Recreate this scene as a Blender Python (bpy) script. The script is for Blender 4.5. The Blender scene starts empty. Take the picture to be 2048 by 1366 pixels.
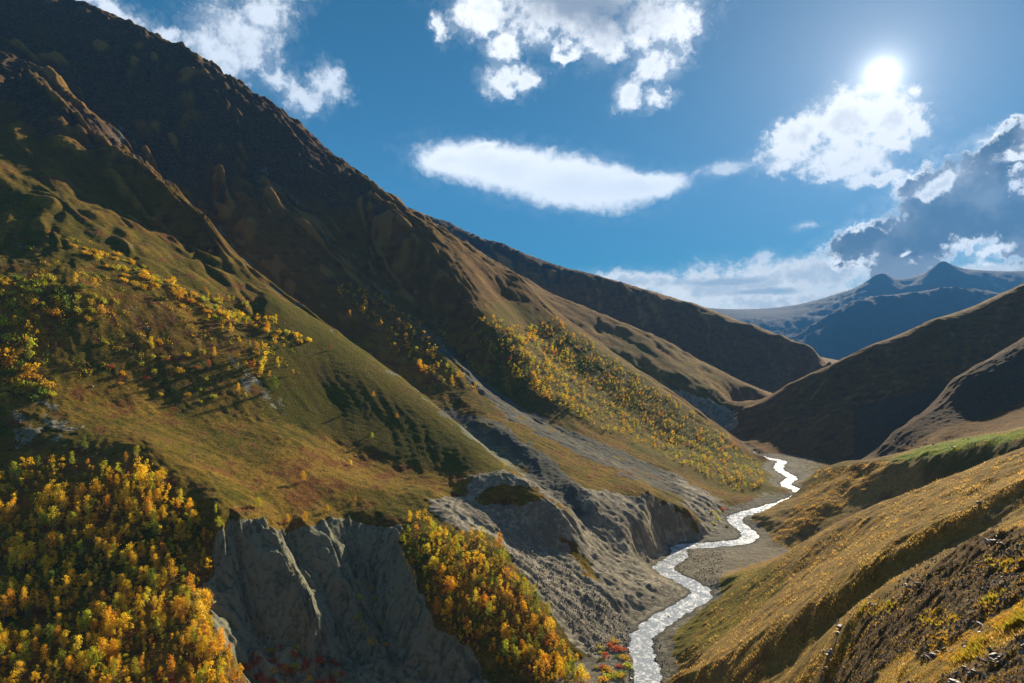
import bpy, math, random, time
import numpy as np

T0 = time.time()
random.seed(11)
rng = np.random.default_rng(5)
scene = bpy.context.scene
COL = scene.collection
R = math.radians
F, CX, CY, CAM_H = 1365.33, 1024.0, 683.0, 200.0      # 24 mm lens on a 2048 px wide picture, camera 200 m above the river

# ------------------------------------------------------------------ camera
cd = bpy.data.cameras.new('camera')
cd.sensor_width = 36.0
cd.lens = 24.0
cd.clip_start = 0.5
cd.clip_end = 90000.0
cam = bpy.data.objects.new('camera', cd)
cam.location = (0, 0, CAM_H)
cam.rotation_euler = (R(90), 0, 0)
COL.objects.link(cam)
scene.camera = cam

# ------------------------------------------------------------------ sun, exposure
SUN_AZ = math.atan2(1765 - CX, F)                      # to the right of the viewing direction (+Y)
SUN_EL = math.atan2(CY - 150, math.hypot(F, 1765 - CX))
SUN_DIR = (math.sin(SUN_AZ) * math.cos(SUN_EL), math.cos(SUN_AZ) * math.cos(SUN_EL), math.sin(SUN_EL))
sl = bpy.data.lights.new('sun', 'SUN')
sl.energy = 5.0
sl.angle = R(0.53)
sl.color = (1.0, 0.86, 0.65)
sun = bpy.data.objects.new('sun', sl)
from mathutils import Vector
sun.rotation_euler = Vector(SUN_DIR).to_track_quat('Z', 'Y').to_euler()
sun.location = (900, 1600, 1500)
COL.objects.link(sun)
vs = scene.view_settings
vs.view_transform = 'Standard'
vs.look = 'None'
vs.gamma = 1.0
vs.use_curve_mapping = False
vs.exposure = 1.55
scene.render.engine = 'CYCLES'
cy = scene.cycles
cy.max_bounces = 6
cy.diffuse_bounces = 3
cy.glossy_bounces = 2
cy.transmission_bounces = 3
cy.transparent_max_bounces = 6
cy.volume_bounces = 0
cy.use_denoising = True
cy.sample_clamp_indirect = 6.0


# ------------------------------------------------------------------ node helpers
class NT:
    """Short-hand for building node trees."""
    def __init__(s, tree):
        s.t = tree
        tree.nodes.clear()

    def n(s, typ, **kw):
        nd = s.t.nodes.new(typ)
        for k, v in kw.items():
            setattr(nd, k, v)
        return nd

    def put(s, sock, v):
        if isinstance(v, bpy.types.NodeSocket):
            s.t.links.new(v, sock)
        elif v is not None:
            if sock.type == 'RGBA' and not isinstance(v, (int, float)) and len(v) == 3:
                v = (*v, 1.0)
            sock.default_value = v

    def m(s, op, a, b=None, c=None, clamp=False):
        nd = s.n('ShaderNodeMath', operation=op, use_clamp=clamp)
        s.put(nd.inputs[0], a)
        s.put(nd.inputs[1], b)
        s.put(nd.inputs[2], c)
        return nd.outputs[0]

    def vm(s, op, a, b=None):
        nd = s.n('ShaderNodeVectorMath', operation=op)
        s.put(nd.inputs[0], a)
        if op == 'SCALE':
            s.put(nd.inputs[3], b)
        else:
            s.put(nd.inputs[1], b)
        return nd.outputs['Value'] if op in ('LENGTH', 'DOT_PRODUCT', 'DISTANCE') else nd.outputs[0]

    def mix(s, fac, a, b, blend='MIX'):
        nd = s.n('ShaderNodeMix', data_type='RGBA', blend_type=blend)
        s.put(nd.inputs[0], fac)
        s.put(nd.inputs[6], a)
        s.put(nd.inputs[7], b)
        return nd.outputs[2]

    def mr(s, x, a, b, c=0.0, d=1.0, smooth=True):
        nd = s.n('ShaderNodeMapRange', interpolation_type='SMOOTHSTEP' if smooth else 'LINEAR')
        nd.clamp = True
        for i, v in enumerate((x, a, b, c, d)):
            s.put(nd.inputs[i], v)
        return nd.outputs[0]

    def noise(s, vec, scale, detail=4.0, rough=0.55, distort=0.0, lac=2.0):
        nd = s.n('ShaderNodeTexNoise')
        s.put(nd.inputs['Vector'], vec)
        s.put(nd.inputs['Scale'], scale)
        s.put(nd.inputs['Detail'], detail)
        s.put(nd.inputs['Roughness'], rough)
        s.put(nd.inputs['Lacunarity'], lac)
        s.put(nd.inputs['Distortion'], distort)
        return nd

    def attr(s, name):
        nd = s.n('ShaderNodeAttribute', attribute_name=name)
        return nd


# ------------------------------------------------------------------ sky with its clouds
def azel(u, v):
    x, z = (u - CX) / F, (CY - v) / F
    return math.atan(x), math.atan(z / math.hypot(1, x))


world = bpy.data.worlds.new('World')
scene.world = world
world.use_nodes = True
w = NT(world.node_tree)
tc = w.n('ShaderNodeTexCoord')
D = tc.outputs['Generated']
sep = w.n('ShaderNodeSeparateXYZ')
w.put(sep.inputs[0], D)
AZ = w.m('ARCTAN2', sep.outputs[0], sep.outputs[1])
EL = w.m('ARCSINE', sep.outputs[2])
cmb = w.n('ShaderNodeCombineXYZ')
w.put(cmb.inputs[0], AZ)
w.put(cmb.inputs[1], EL)
P = cmb.outputs[0]

sky = w.n('ShaderNodeTexSky', sky_type='NISHITA')
sky.sun_disc = False
sky.sun_elevation = SUN_EL
sky.sun_rotation = SUN_AZ
sky.altitude = 2200
sky.air_density = 1.0
sky.dust_density = 0.25
sky.ozone_density = 3.0
hs = w.n('ShaderNodeHueSaturation')
w.put(hs.inputs['Hue'], 0.484)
w.put(hs.inputs['Saturation'], 2.2)
w.put(hs.inputs['Value'], 0.35)
w.put(hs.inputs['Color'], sky.outputs[0])
base = hs.outputs[0]
# the air right round the sun
ang = w.m('ARCCOSINE', w.m('MINIMUM', w.vm('DOT_PRODUCT', D, SUN_DIR), 0.999999))
glow = w.m('ADD', w.m('MULTIPLY', w.m('EXPONENT', w.m('DIVIDE', ang, -R(0.55))), 40.0),
           w.m('ADD', w.m('MULTIPLY', w.m('EXPONENT', w.m('DIVIDE', ang, -R(2.6))), 2.6),
               w.m('MULTIPLY', w.m('EXPONENT', w.m('DIVIDE', ang, -R(9.0))), 3.2)))
gl = w.n('ShaderNodeMix', data_type='RGBA', blend_type='ADD')
w.put(gl.inputs[0], 1.0)
w.put(gl.inputs[6], base)
gcol = w.vm('SCALE', (1.0, 0.97, 0.93), glow)
w.put(gl.inputs[7], gcol)
skycol = gl.outputs[2]

warp1 = w.noise(P, 9.0, 3.0, 0.5)
warp2 = w.noise(P, 34.0, 6.0, 0.62)
dn_a = w.noise(P, 17.0, 3.0, 0.5)
dn_b = w.noise(P, 48.0, 10.0, 0.68)
detail_v = w.m('ADD', w.m('MULTIPLY', w.m('SUBTRACT', dn_a.outputs[0], 0.5), 0.75), w.m('MULTIPLY', w.m('SUBTRACT', dn_b.outputs[0], 0.5), 1.6))
fine = w.noise(P, 20.0, 9.0, 0.58)


def warped(a, b, yf=1.0):
    o1 = w.vm('SCALE', w.vm('SUBTRACT', warp1.outputs['Color'], (0.5, 0.5, 0.5)), a)
    o2 = w.vm('SCALE', w.vm('SUBTRACT', warp2.outputs['Color'], (0.5, 0.5, 0.5)), b)
    off = w.vm('MULTIPLY', w.vm('ADD', o1, o2), (1.0, yf, 0.0))
    return w.vm('ADD', P, off)


def bank(vec, ells, k=0.35):
    """Smooth union of ellipses (u, v, half width, half height, tilt in degrees, all in photo pixels): 0 at a centre, 1 on the rim."""
    run = None
    for (u, v, a, b, rot) in ells:
        c = azel(u, v)
        c2 = azel(u + 10, v)
        c3 = azel(u, v - 10)
        sx = abs(c2[0] - c[0]) / 10
        sy = abs(c3[1] - c[1]) / 10
        mp = w.n('ShaderNodeMapping', vector_type='TEXTURE')
        w.put(mp.inputs['Vector'], vec)
        w.put(mp.inputs['Location'], (c[0], c[1], 0))
        w.put(mp.inputs['Rotation'], (0, 0, R(rot)))
        w.put(mp.inputs['Scale'], (a * sx, b * sy, 1.0))
        d = w.vm('LENGTH', mp.outputs[0])
        if run is None:
            run = d
        else:
            run = w.m('SMOOTH_MIN', run, d, k)
    return run


def cloud_layer(under, ells, warp, amp, soft, bright, dark, core, dark_amt, opac=1.0, k=0.35, light=None, yf=1.0, thick=None, wisp=0.35, rough=0.8, billow=None):
    """Lay one bank of cloud over UNDER. The thick middle of a cloud against the light is dark, its thin rim bright."""
    vec = warped(*warp, yf)
    d = bank(vec, ells, k)
    dens = w.m('SUBTRACT', w.m('SUBTRACT', 1.0, d), w.m('MULTIPLY', detail_v, amp))          # > 0 inside
    a = w.mr(dens, -0.04, soft)
    if wisp:
        a = w.m('MAXIMUM', a, w.m('MULTIPLY', w.mr(dens, -0.42, 0.25, smooth=False), w.m('MULTIPLY', w.mr(dn_b.outputs[0], 0.42, 0.70), wisp)))
    a = w.m('MULTIPLY', a, opac)
    th = w.m('ADD', dens, w.m('MULTIPLY', w.m('SUBTRACT', fine.outputs[0], 0.5), rough))
    t = w.m('MULTIPLY', w.mr(th, core[0], core[1]), dark_amt)
    if thick:
        dd = w.m('ADD', bank(vec, thick, k), w.m('MULTIPLY', w.m('SUBTRACT', fine.outputs[0], 0.5), 0.9))
        t = w.m('MAXIMUM', t, w.mr(dd, 1.15, 0.25))
    dk = dark if not billow else w.mix(w.mr(w.m('ADD', dn_a.outputs[0], w.m('MULTIPLY', w.m('SUBTRACT', fine.outputs[0], 0.5), 1.2)), 0.3, 0.72), dark, billow)
    col = w.mix(t, bright, dk)
    if light is not None:
        col = w.mix(1.0, col, w.vm('SCALE', gcol, light), 'ADD')
    return w.mix(a, under, col)


W1 = (9.8, 9.7, 9.6)
# long veil low over the far range
skycol = cloud_layer(skycol, [(1230, 566, 280, 26, 0), (1480, 570, 340, 52, 3), (1640, 548, 200, 36, 2), (1560, 605, 260, 44, 0), (1990, 548, 170, 34, 0),
                              (2300, 545, 260, 60, 0), (2600, 500, 300, 60, 0)],
                     (0.06, 0.025), 1.0, 0.6, (9.6, 9.3, 8.8), (4.0, 4.5, 5.0), (0.35, 0.95), 0.75, 0.97, yf=0.35, thick=[(1440, 562, 150, 12, 0), (1520, 582, 120, 9, 0)])
# white clouds by the steep skyline
skycol = cloud_layer(skycol, [(230, 12, 130, 36, -8), (430, 118, 84, 84, 40), (525, 30, 76, 66, 0), (480, 80, 110, 76, -30), (340, 68, 38, 26, 0), (560, 165, 76, 30, -15), (655, 160, 46, 46, 30),
                              (612, 192, 60, 36, 10), (500, -60, 130, 70, 0)],
                     (0.05, 0.065), 1.15, 0.9, (8.6, 8.7, 8.9), (6.2, 6.6, 7.2), (0.35, 1.0), 0.6, 0.97, wisp=0.45)
# big cloud at the top with its grey underside
skycol = cloud_layer(skycol, [(975, 25, 90, 74, -20), (1100, 28, 140, 84, 0), (1215, 60, 90, 76, 0), (1320, 36, 98, 80, 20), (1180, -30, 270, 90, 0), (1125, 112, 40, 24, 0),
                              (1010, 98, 50, 34, 0)],
                     (0.035, 0.06), 1.05, 0.65, W1, (2.5, 2.75, 3.2), (0.6, 1.3), 0.3, 1.0, thick=[(1165, -14, 200, 118, -4)])
skycol = cloud_layer(skycol, [(1020, 158, 66, 34, -6), (1052, 163, 38, 24, 0), (1310, 140, 60, 34, 14), (1262, 182, 46, 32, 30), (1318, 198, 34, 24, 0), (878, 45, 20, 40, 10)],
                     (0.03, 0.055), 1.05, 0.75, W1, (7.0, 7.3, 7.8), (0.5, 1.1), 0.5, 0.98, wisp=0.45)
# smooth lens cloud
skycol = cloud_layer(skycol, [(1000, 335, 184, 56, -7), (1145, 364, 184, 66, -8), (1280, 370, 118, 32, 2), (900, 320, 70, 28, 0), (970, 298, 34, 11, 14)],
                     (0.014, 0.010), 0.45, 0.42, (10.2, 10.1, 10.0), (8.0, 8.1, 8.4), (0.4, 1.0), 0.55, 1.0, k=0.5, wisp=0.2)
# small scraps
skycol = cloud_layer(skycol, [(1612, 456, 38, 10, 8), (1526, 514, 22, 18, 20), (1450, 338, 64, 18, 0), (1560, 330, 56, 16, 10)],
                     (0.02, 0.02), 1.4, 0.9, (8.6, 8.6, 8.7), (6, 6.3, 6.8), (0.5, 1.2), 0.4, 0.8, wisp=0.4)
# cloud in front of the sun
skycol = cloud_layer(skycol, [(1700, 235, 116, 78, 20), (1590, 280, 94, 54, 28), (1690, 320, 104, 50, 0), (1780, 240, 96, 72, 10), (1760, 350, 70, 24, 0)],
                     (0.03, 0.06), 1.0, 0.5, (9.6, 9.4, 9.1), (5.6, 5.6, 5.7), (0.62, 1.15), 0.6, 1.0, light=0.3, rough=1.2)
# dark cumulus over the peaks, bright rim
skycol = cloud_layer(skycol, [(2010, 305, 96, 60, 15), (1860, 378, 92, 60, 20), (1955, 410, 150, 105, 0), (1735, 494, 108, 46, 8), (1830, 478, 116, 84, 0), (1800, 540, 86, 40, 0),
                              (2060, 460, 100, 84, 0), (2200, 380, 180, 130, 0), (2420, 330, 150, 120, 0)],
                     (0.03, 0.055), 0.8, 0.26, (13.0, 12.7, 12.2), (0.25, 0.25, 0.30), (0.03, 0.34), 0.98, 1.0, light=0.06, rough=0.95, wisp=0.5, billow=(2.0, 1.95, 2.0))
skycol = cloud_layer(skycol, [(1885, 362, 62, 26, 18), (1850, 385, 36, 20, 10), (2040, 298, 50, 18, 12), (1800, 500, 18, 6, 0), (1990, 505, 50, 18, 20)],
                     (0.03, 0.05), 1.2, 0.7, (12.0, 11.7, 11.2), (5.0, 5.2, 5.6), (0.5, 1.1), 0.5, 0.95, wisp=0.5)
# broken cloud over the rest of the sky
gen = w.noise(P, 3.2, 10.0, 0.6)
away = w.m('MAXIMUM', w.mr(w.m('ABSOLUTE', AZ), 0.80, 1.25), w.mr(EL, 0.50, 0.75))
ga = w.m('MULTIPLY', w.m('MULTIPLY', w.mr(gen.outputs[0], 0.54, 0.66), away), w.mr(EL, 0.0, 0.12))
skycol = w.mix(ga, skycol, (7.2, 7.4, 7.8))
bg = w.n('ShaderNodeBackground')
w.put(bg.inputs[0], skycol)
w.put(bg.inputs[1], 0.05)
wo = w.n('ShaderNodeOutputWorld')
w.t.links.new(bg.outputs[0], wo.inputs[0])
world.cycles.sampling_method = 'MANUAL'
world.cycles.sample_map_resolution = 1024


# ------------------------------------------------------------------ noise on numpy arrays
def perlin(x, y, seed=0):
    xi = np.floor(x); yi = np.floor(y)
    fx = (x - xi).astype(np.float32); fy = (y - yi).astype(np.float32)
    xi = xi.astype(np.int64); yi = yi.astype(np.int64)
    ux = fx * fx * fx * (fx * (fx * 6 - 15) + 10)
    uy = fy * fy * fy * (fy * (fy * 6 - 15) + 10)

    def g(ix, iy, dx, dy):
        h = ((ix * 374761393 + iy * 668265263 + seed * 144269504) & 0xffffffff).astype(np.uint32)
        h = (h ^ (h >> np.uint32(13))) * np.uint32(1274126177)
        h = (h ^ (h >> np.uint32(16))) & np.uint32(1023)
        return LUTC[h] * dx + LUTS[h] * dy
    a = g(xi, yi, fx, fy); b = g(xi + 1, yi, fx - 1, fy)
    c = g(xi, yi + 1, fx, fy - 1); d = g(xi + 1, yi + 1, fx - 1, fy - 1)
    return ((a + ux * (b - a)) * (1 - uy) + (c + ux * (d - c)) * uy) * 1.45


_a = np.arange(1024) * (2 * np.pi / 1024)
LUTC = np.cos(_a).astype(np.float32)
LUTS = np.sin(_a).astype(np.float32)


def fbm(x, y, octs=4, seed=0, gain=0.5, ridged=False):
    s = np.zeros(np.shape(x), np.float32); a = 1.0
    for o in range(octs):
        n = perlin(x, y, seed + o * 17)
        s += a * ((1 - 2 * np.abs(n)) if ridged else n)
        x = x * 2.03 + 17.3; y = y * 2.03 - 9.1; a *= gain
    return s


def sstep(x, a, b):
    t = np.clip((x - a) / (b - a), 0, 1)
    return t * t * (3 - 2 * t)


# ------------------------------------------------------------------ lie of the land
# Surveyed lines: (u, v) is where the point shows in the photograph, Y its distance in metres along the viewing direction.
# The river surface falls towards the camera: height above the river's lower end = 0.012 * (Y - 400).
def river_y(v, h=0.0):
    q = (CY - v) / F
    return (204.8 - h) / (-q + 0.012)


def RL(u, v, h=1.0):
    return (u, v, river_y(v, h))


LINES = [
    # --- left bank, nearest: wooded terrace
    [(-500, 1800, 190), (100, 1800, 192), (520, 1800, 215), (800, 1900, 230)],
    [(-400, 1500, 245), (-100, 1500, 250), (200, 1500, 262), (440, 1500, 292)],
    [(-400, 1366, 285), (-150, 1366, 290), (0, 1366, 300), (200, 1366, 308), (400, 1366, 322), (455, 1366, 330)],
    [(-300, 1180, 345), (0, 1180, 350), (200, 1180, 358), (385, 1180, 372)],
    [(-300, 1000, 400), (0, 1000, 410), (200, 980, 425), (380, 1000, 426)],
    [(-300, 920, 430), (0, 920, 442), (150, 895, 455), (300, 885, 470)],
    [(420, 1100, 405), (405, 1200, 376), (460, 1300, 346)],
    # scarp
    [(440, 1045, 408), (480, 1036, 418), (520, 1046, 428), (560, 1060, 438), (610, 1046, 455), (680, 1044, 478), (742, 1012, 504), (800, 1003, 522), (862, 992, 540)],
    [(440, 1020, 416), (560, 1040, 450), (680, 1020, 492), (742, 995, 516), (862, 980, 548)],
    [(540, 1066, 434), (575, 1120, 420), (610, 1180, 405), (636, 1250, 391), (656, 1330, 374)],
    [(572, 1100, 441), (608, 1140, 437), (643, 1190, 431), (672, 1250, 420), (694, 1320, 404)],
    [(676, 1100, 454), (706, 1180, 436), (738, 1260, 417), (760, 1330, 398)],
    [(700, 1110, 468), (736, 1190, 451), (764, 1270, 430), (786, 1340, 408)],
    [(480, 1130, 413), (502, 1220, 398), (530, 1300, 386)],
    [(748, 1040, 490), (788, 1110, 468), (815, 1200, 436), (850, 1290, 412)],
    [(490, 1300, 372), (600, 1310, 386), (720, 1330, 399), (880, 1320, 406)],
    [(500, 1366, 360), (650, 1366, 374), (800, 1366, 392), (900, 1366, 398)],
    [(560, 1500, 340), (800, 1500, 345), (1000, 1450, 362), (1120, 1420, 375)],
    [(600, 1700, 275), (900, 1700, 280), (1250, 1650, 291)],
    # grove rib
    [(850, 1050, 490), (880, 1100, 464), (910, 1160, 442), (1000, 1250, 422), (1090, 1340, 403)],
    [(790, 1080, 472), (825, 1160, 440), (860, 1240, 418), (950, 1325, 402)],
    # scree between grove and slump block
    [(930, 1060, 496), (1010, 1150, 460), (1090, 1240, 438), (1160, 1310, 426), (1190, 1366, 412)],
    [(905, 1010, 526), (1000, 1075, 508), (1100, 1160, 484), (1180, 1240, 465), (1235, 1300, 445)],
    [(1000, 1020, 548), (1080, 1075, 536), (1160, 1140, 517), (1230, 1210, 490), (1268, 1255, 470)],
    # slump block
    [(950, 1002, 552), (1005, 1012, 554), (1060, 1006, 556), (1085, 996, 560), (1120, 1014, 563), (1152, 1034, 567)],
    [(960, 975, 566), (1010, 972, 570), (1060, 975, 574), (1110, 1003, 577)],
    [(938, 972, 570), (962, 955, 578), (1002, 950, 582), (1055, 962, 584), (1082, 980, 586), (1130, 1012, 591)],
    [(918, 990, 557), (915, 1000, 548)],
    # terrace above the scarp, with its folds
    [(480, 960, 478), (600, 965, 503), (720, 975, 524), (800, 985, 534)],
    [(440, 900, 520), (540, 890, 550), (600, 884, 568), (673, 914, 573), (746, 947, 573), (820, 968, 568), (912, 997, 557)],
    [(560, 905, 536), (640, 930, 542), (720, 957, 546), (800, 976, 546)],
    [(560, 868, 572), (640, 888, 591), (720, 922, 592), (800, 950, 586), (900, 977, 576)],
    [(300, 800, 560), (420, 810, 582), (540, 830, 604), (660, 860, 622), (780, 900, 617), (900, 945, 603), (1020, 944, 591)],
    # --- fan of the near spur
    [(-300, 800, 480), (0, 800, 490), (120, 800, 510), (220, 800, 537)],
    [(-300, 700, 508), (0, 700, 518), (130, 690, 550), (260, 700, 585), (400, 730, 615), (520, 760, 640), (660, 800, 665), (780, 850, 655), (900, 900, 634)],
    [(-300, 600, 520), (0, 600, 540), (150, 590, 580), (300, 590, 640), (420, 610, 685), (520, 650, 712), (640, 700, 730), (760, 770, 712)],
    [(0, 500, 612), (120, 480, 645), (260, 490, 700), (380, 530, 745), (470, 565, 765), (560, 612, 760)],
    [(0, 400, 700), (130, 400, 735), (240, 430, 770), (350, 475, 800)],
    [(0, 330, 765), (100, 355, 790), (190, 385, 815), (290, 440, 828), (380, 490, 826)],
    # near spur crest
    [(-300, -60, 1120), (-100, 60, 1050), (0, 128, 1005), (73, 176, 975), (139, 227, 948), (205, 286, 922), (278, 322, 895), (330, 362, 880), (366, 399, 868), (403, 439, 852),
     (470, 510, 838), (535, 560, 828), (600, 610, 812), (660, 655, 796), (720, 700, 780), (785, 746, 760), (850, 790, 738), (925, 855, 688), (1000, 920, 636), (1042, 946, 603)],
    # gully behind it
    [(-150, -40, 1220), (0, 70, 1170), (110, 140, 1140), (220, 232, 1108), (286, 300, 1078), (330, 372, 1050), (380, 425, 1040), (430, 477, 1010), (480, 520, 985), (560, 592, 972), (630, 642, 950),
     (690, 690, 930), (800, 775, 872), (900, 845, 800), (1000, 915, 716), (1070, 962, 656), (1125, 1005, 616), (1160, 1040, 598)],
    [(960, 845, 785), (1040, 890, 735), (1100, 940, 682), (1140, 970, 646)],
    # --- second spur
    [(120, 60, 1290), (240, 170, 1205), (307, 232, 1185), (384, 304, 1158), (450, 351, 1142), (523, 399, 1125), (620, 480, 1100), (700, 560, 1075), (760, 600, 1058), (800, 632, 1042), (850, 665, 1018),
     (900, 702, 992), (970, 772, 940), (1050, 830, 880), (1130, 873, 828), (1200, 915, 775), (1290, 962, 727), (1372, 1012, 696)],
    [(420, 400, 1110), (520, 475, 1050), (600, 560, 1000), (700, 640, 975), (790, 710, 940), (880, 780, 890), (960, 818, 838)],
    [(960, 800, 872), (1060, 860, 800), (1150, 920, 738), (1230, 965, 690)],
    # cliffs below it
    [(1150, 968, 644), (1182, 976, 650), (1230, 986, 656), (1262, 991, 660), (1300, 985, 672), (1330, 1000, 680), (1370, 1022, 686)],
    [(1190, 1010, 612), (1240, 1040, 612), (1290, 1050, 622), (1330, 1055, 635), (1380, 1062, 660)],
    [(1160, 1060, 574), (1220, 1110, 566), (1270, 1130, 566), (1305, 1128, 590), (1342, 1092, 642), (1400, 1082, 664)],
    [(1250, 1160, 528), (1300, 1190, 514)],
    # gully and scree strip beyond the second spur
    [(300, 120, 1330), (400, 200, 1290), (465, 245, 1266), (494, 312, 1240), (531, 356, 1222), (586, 402, 1208), (641, 448, 1198), (677, 486, 1192), (720, 540, 1175), (780, 600, 1130), (845, 655, 1095), (905, 715, 1058), (965, 770, 1002),
     (1040, 822, 942), (1120, 868, 888), (1220, 915, 836), (1320, 965, 788), (1390, 1012, 742), (1420, 1045, 718)],
    # --- third, wooded spur: nose, face, skyline
    [(500, 225, 1330), (600, 300, 1315), (680, 360, 1310), (749, 413, 1290), (864, 497, 1225), (908, 562, 1172), (947, 611, 1112), (965, 650, 1075), (1000, 720, 1040), (1080, 790, 985), (1200, 872, 920), (1325, 932, 868),
     (1400, 985, 800), (1455, 1010, 778)],
    [(880, 640, 1130), (820, 560, 1190), (740, 480, 1260)],
    [(1000, 590, 1268), (1060, 660, 1215), (1150, 750, 1150), (1250, 820, 1088), (1350, 890, 1022), (1430, 930, 955), (1500, 960, 905)],
    [(-600, -400, 1600), (-200, -190, 1470), (0, -75, 1435), (130, 0, 1415), (215, 28, 1408), (300, 75, 1400), (370, 100, 1394), (400, 125, 1396), (470, 160, 1400), (530, 200, 1405), (560, 215, 1408),
     (590, 240, 1410), (620, 270, 1414), (660, 305, 1418), (700, 330, 1420), (740, 360, 1420), (790, 402, 1420), (846, 437, 1415), (908, 471, 1405), (969, 511, 1395), (1039, 550, 1372), (1075, 581, 1390),
     (1105, 612, 1395), (1149, 647, 1388), (1202, 682, 1370), (1259, 726, 1338), (1303, 753, 1305), (1369, 796, 1248), (1435, 845, 1183), (1479, 880, 1136), (1525, 912, 1092)],
    [(1330, 942, 862), (1400, 990, 782), (1460, 1020, 752)],
    [RL(1470, 1012, 4), RL(1540, 1000, 3), RL(1556, 975, 3), RL(1540, 945, 3), RL(1528, 925, 3)],
    [RL(1430, 1070, 2), RL(1448, 1050, 2), RL(1455, 1035, 2)],
    # the far side of that skyline
    [(-200, -60, 2000), (130, 110, 1850), (300, 170, 1780), (470, 250, 1720), (620, 360, 1660), (790, 480, 1640), (908, 540, 1650), (1039, 620, 1650), (1105, 675, 1620), (1202, 740, 1565), (1303, 800, 1480),
     (1400, 868, 1372), (1460, 893, 1295)],
    # --- beyond: gravel bench, its scarp, the next ridge
    [(1452, 853, 1440), (1400, 835, 1450), (1330, 815, 1470)],
    [(1320, 765, 1560), (1370, 783, 1535), (1408, 795, 1515), (1470, 826, 1470)],
    [(1123, 600, 1900), (1224, 694, 1700), (1303, 725, 1650), (1369, 752, 1600), (1435, 775, 1570), (1500, 800, 1560)],
    [(900, 470, 2150), (1000, 530, 2050), (1061, 558, 2000), (1118, 589, 1975), (1171, 611, 1950), (1259, 650, 1900), (1347, 686, 1850), (1413, 725, 1800), (1496, 773, 1720), (1532, 792, 1680)],
    [(1200, 665, 1800), (1300, 700, 1740), (1400, 742, 1680)],
    [(900, 520, 2450), (1061, 610, 2400), (1259, 700, 2280), (1347, 740, 2200), (1413, 765, 2150), (1496, 790, 2050), (1540, 800, 1980)],
    # --- far left ridge
    [(1540, 782, 2060), (1590, 772, 2100), (1640, 748, 2180)],
    [(300, 200, 2780), (600, 330, 2780), (860, 437, 2770), (900, 448, 2750), (945, 469, 2730), (965, 485, 2710), (1010, 492, 2680), (1060, 520, 2650), (1110, 540, 2620), (1170, 550, 2590), (1240, 568, 2560),
     (1310, 587, 2530), (1380, 607, 2490), (1430, 628, 2450), (1500, 650, 2390), (1560, 670, 2340), (1620, 690, 2270), (1662, 717, 2210)],
    [(1170, 600, 2480), (1300, 650, 2380), (1430, 700, 2280), (1540, 735, 2200)],
    [(1240, 640, 2400), (1330, 680, 2320), (1420, 725, 2230)],
    [(300, 320, 3500), (860, 530, 3400), (1170, 620, 3200), (1310, 650, 3100), (1430, 690, 3000), (1560, 725, 2850), (1662, 760, 2600)],
    # --- distant mountains
    [(1000, 640, 5000), (1310, 670, 4800), (1400, 685, 4400), (1550, 705, 4300), (1650, 740, 4300), (1800, 750, 4300), (2000, 700, 4300)],
    [(1420, 640, 3320), (1434, 632, 3300), (1447, 628, 3280), (1462, 638, 3250), (1475, 652, 3200), (1500, 690, 3150)],
    [(900, 640, 6000), (1300, 655, 6000), (1450, 672, 6000), (1550, 705, 6000), (1620, 735, 6000), (1700, 738, 6200)],
    [(1560, 735, 7755), (1640, 738, 7755), (1690, 726, 7755), (1760, 706, 7920), (1850, 680, 8250), (1950, 660, 8580)],
    [(1480, 690, 9075), (1530, 690, 9075), (1582, 685, 9075), (1625, 660, 9108), (1663, 634, 9108), (1714, 604, 9174), (1762, 592, 9240), (1824, 590, 9240), (1890, 577, 9322), (1970, 590, 9240),
     (2060, 600, 9174), (2200, 610, 9108)],
    [(1590, 680, 10725), (1714, 640, 11055), (1830, 612, 11385), (1900, 605, 11385), (2050, 610, 11385)],
    [(400, 560, 13365), (900, 600, 13365), (1200, 610, 13365), (1380, 612, 13365), (1420, 618, 13365), (1480, 622, 13365), (1540, 624, 13365), (1590, 620, 13365), (1610, 612, 13365), (1660, 600, 13365),
     (1700, 585, 13365), (1722, 574, 13365), (1745, 554, 13365), (1764, 543, 13365), (1784, 556, 13365), (1810, 575, 13365), (1826, 569, 13365), (1850, 546, 13365), (1872, 529, 13365), (1886, 519, 13365), (1903, 529, 13365),
     (1932, 546, 13365), (1950, 543, 13365), (1975, 543, 13365), (1986, 549, 13365), (2012, 545, 13365), (2048, 546, 13365), (2150, 535, 13365), (2400, 560, 13365)],
    [(1886, 530, 13200), (1872, 566, 12500), (1846, 596, 11900)],
    [(1764, 553, 13200), (1752, 580, 12600), (1728, 604, 12000)],
    [(1400, 640, 11500), (1560, 648, 11500), (1680, 630, 11800), (1820, 596, 12300), (1950, 580, 12300), (2100, 580, 12300)],
    [(400, 640, 20377), (1200, 660, 20377), (1700, 650, 20377), (2048, 640, 20377), (2500, 640, 20377)],
    # --- right side: big dark spur
    [(1461, 854, 1400), (1487, 821, 1425), (1531, 796, 1450), (1575, 767, 1445), (1619, 748, 1440), (1670, 726, 1440), (1700, 712, 1438), (1743, 691, 1435), (1802, 679, 1438), (1831, 660, 1442), (1872, 638, 1450),
     (1912, 634, 1460), (1970, 609, 1470), (2048, 570, 1490), (2300, 460, 1570), (2600, 380, 1670)],
    [(1469, 876, 1325), (1500, 896, 1215), (1531, 914, 1140), (1590, 920, 1118), (1650, 928, 1085), (1690, 935, 1040)],
    [(1560, 850, 1260), (1650, 855, 1200), (1740, 870, 1110)],
    [(1620, 800, 1345), (1740, 780, 1300), (1840, 755, 1285), (1960, 700, 1320)],
    [(1700, 745, 1385), (1830, 705, 1375), (1960, 655, 1395), (2048, 620, 1400)],
    [(1500, 870, 1600), (1560, 820, 1650), (1640, 790, 1700), (1743, 740, 1750), (1831, 710, 1800), (1912, 690, 1850), (2048, 640, 1900), (2300, 540, 2000)],
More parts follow.
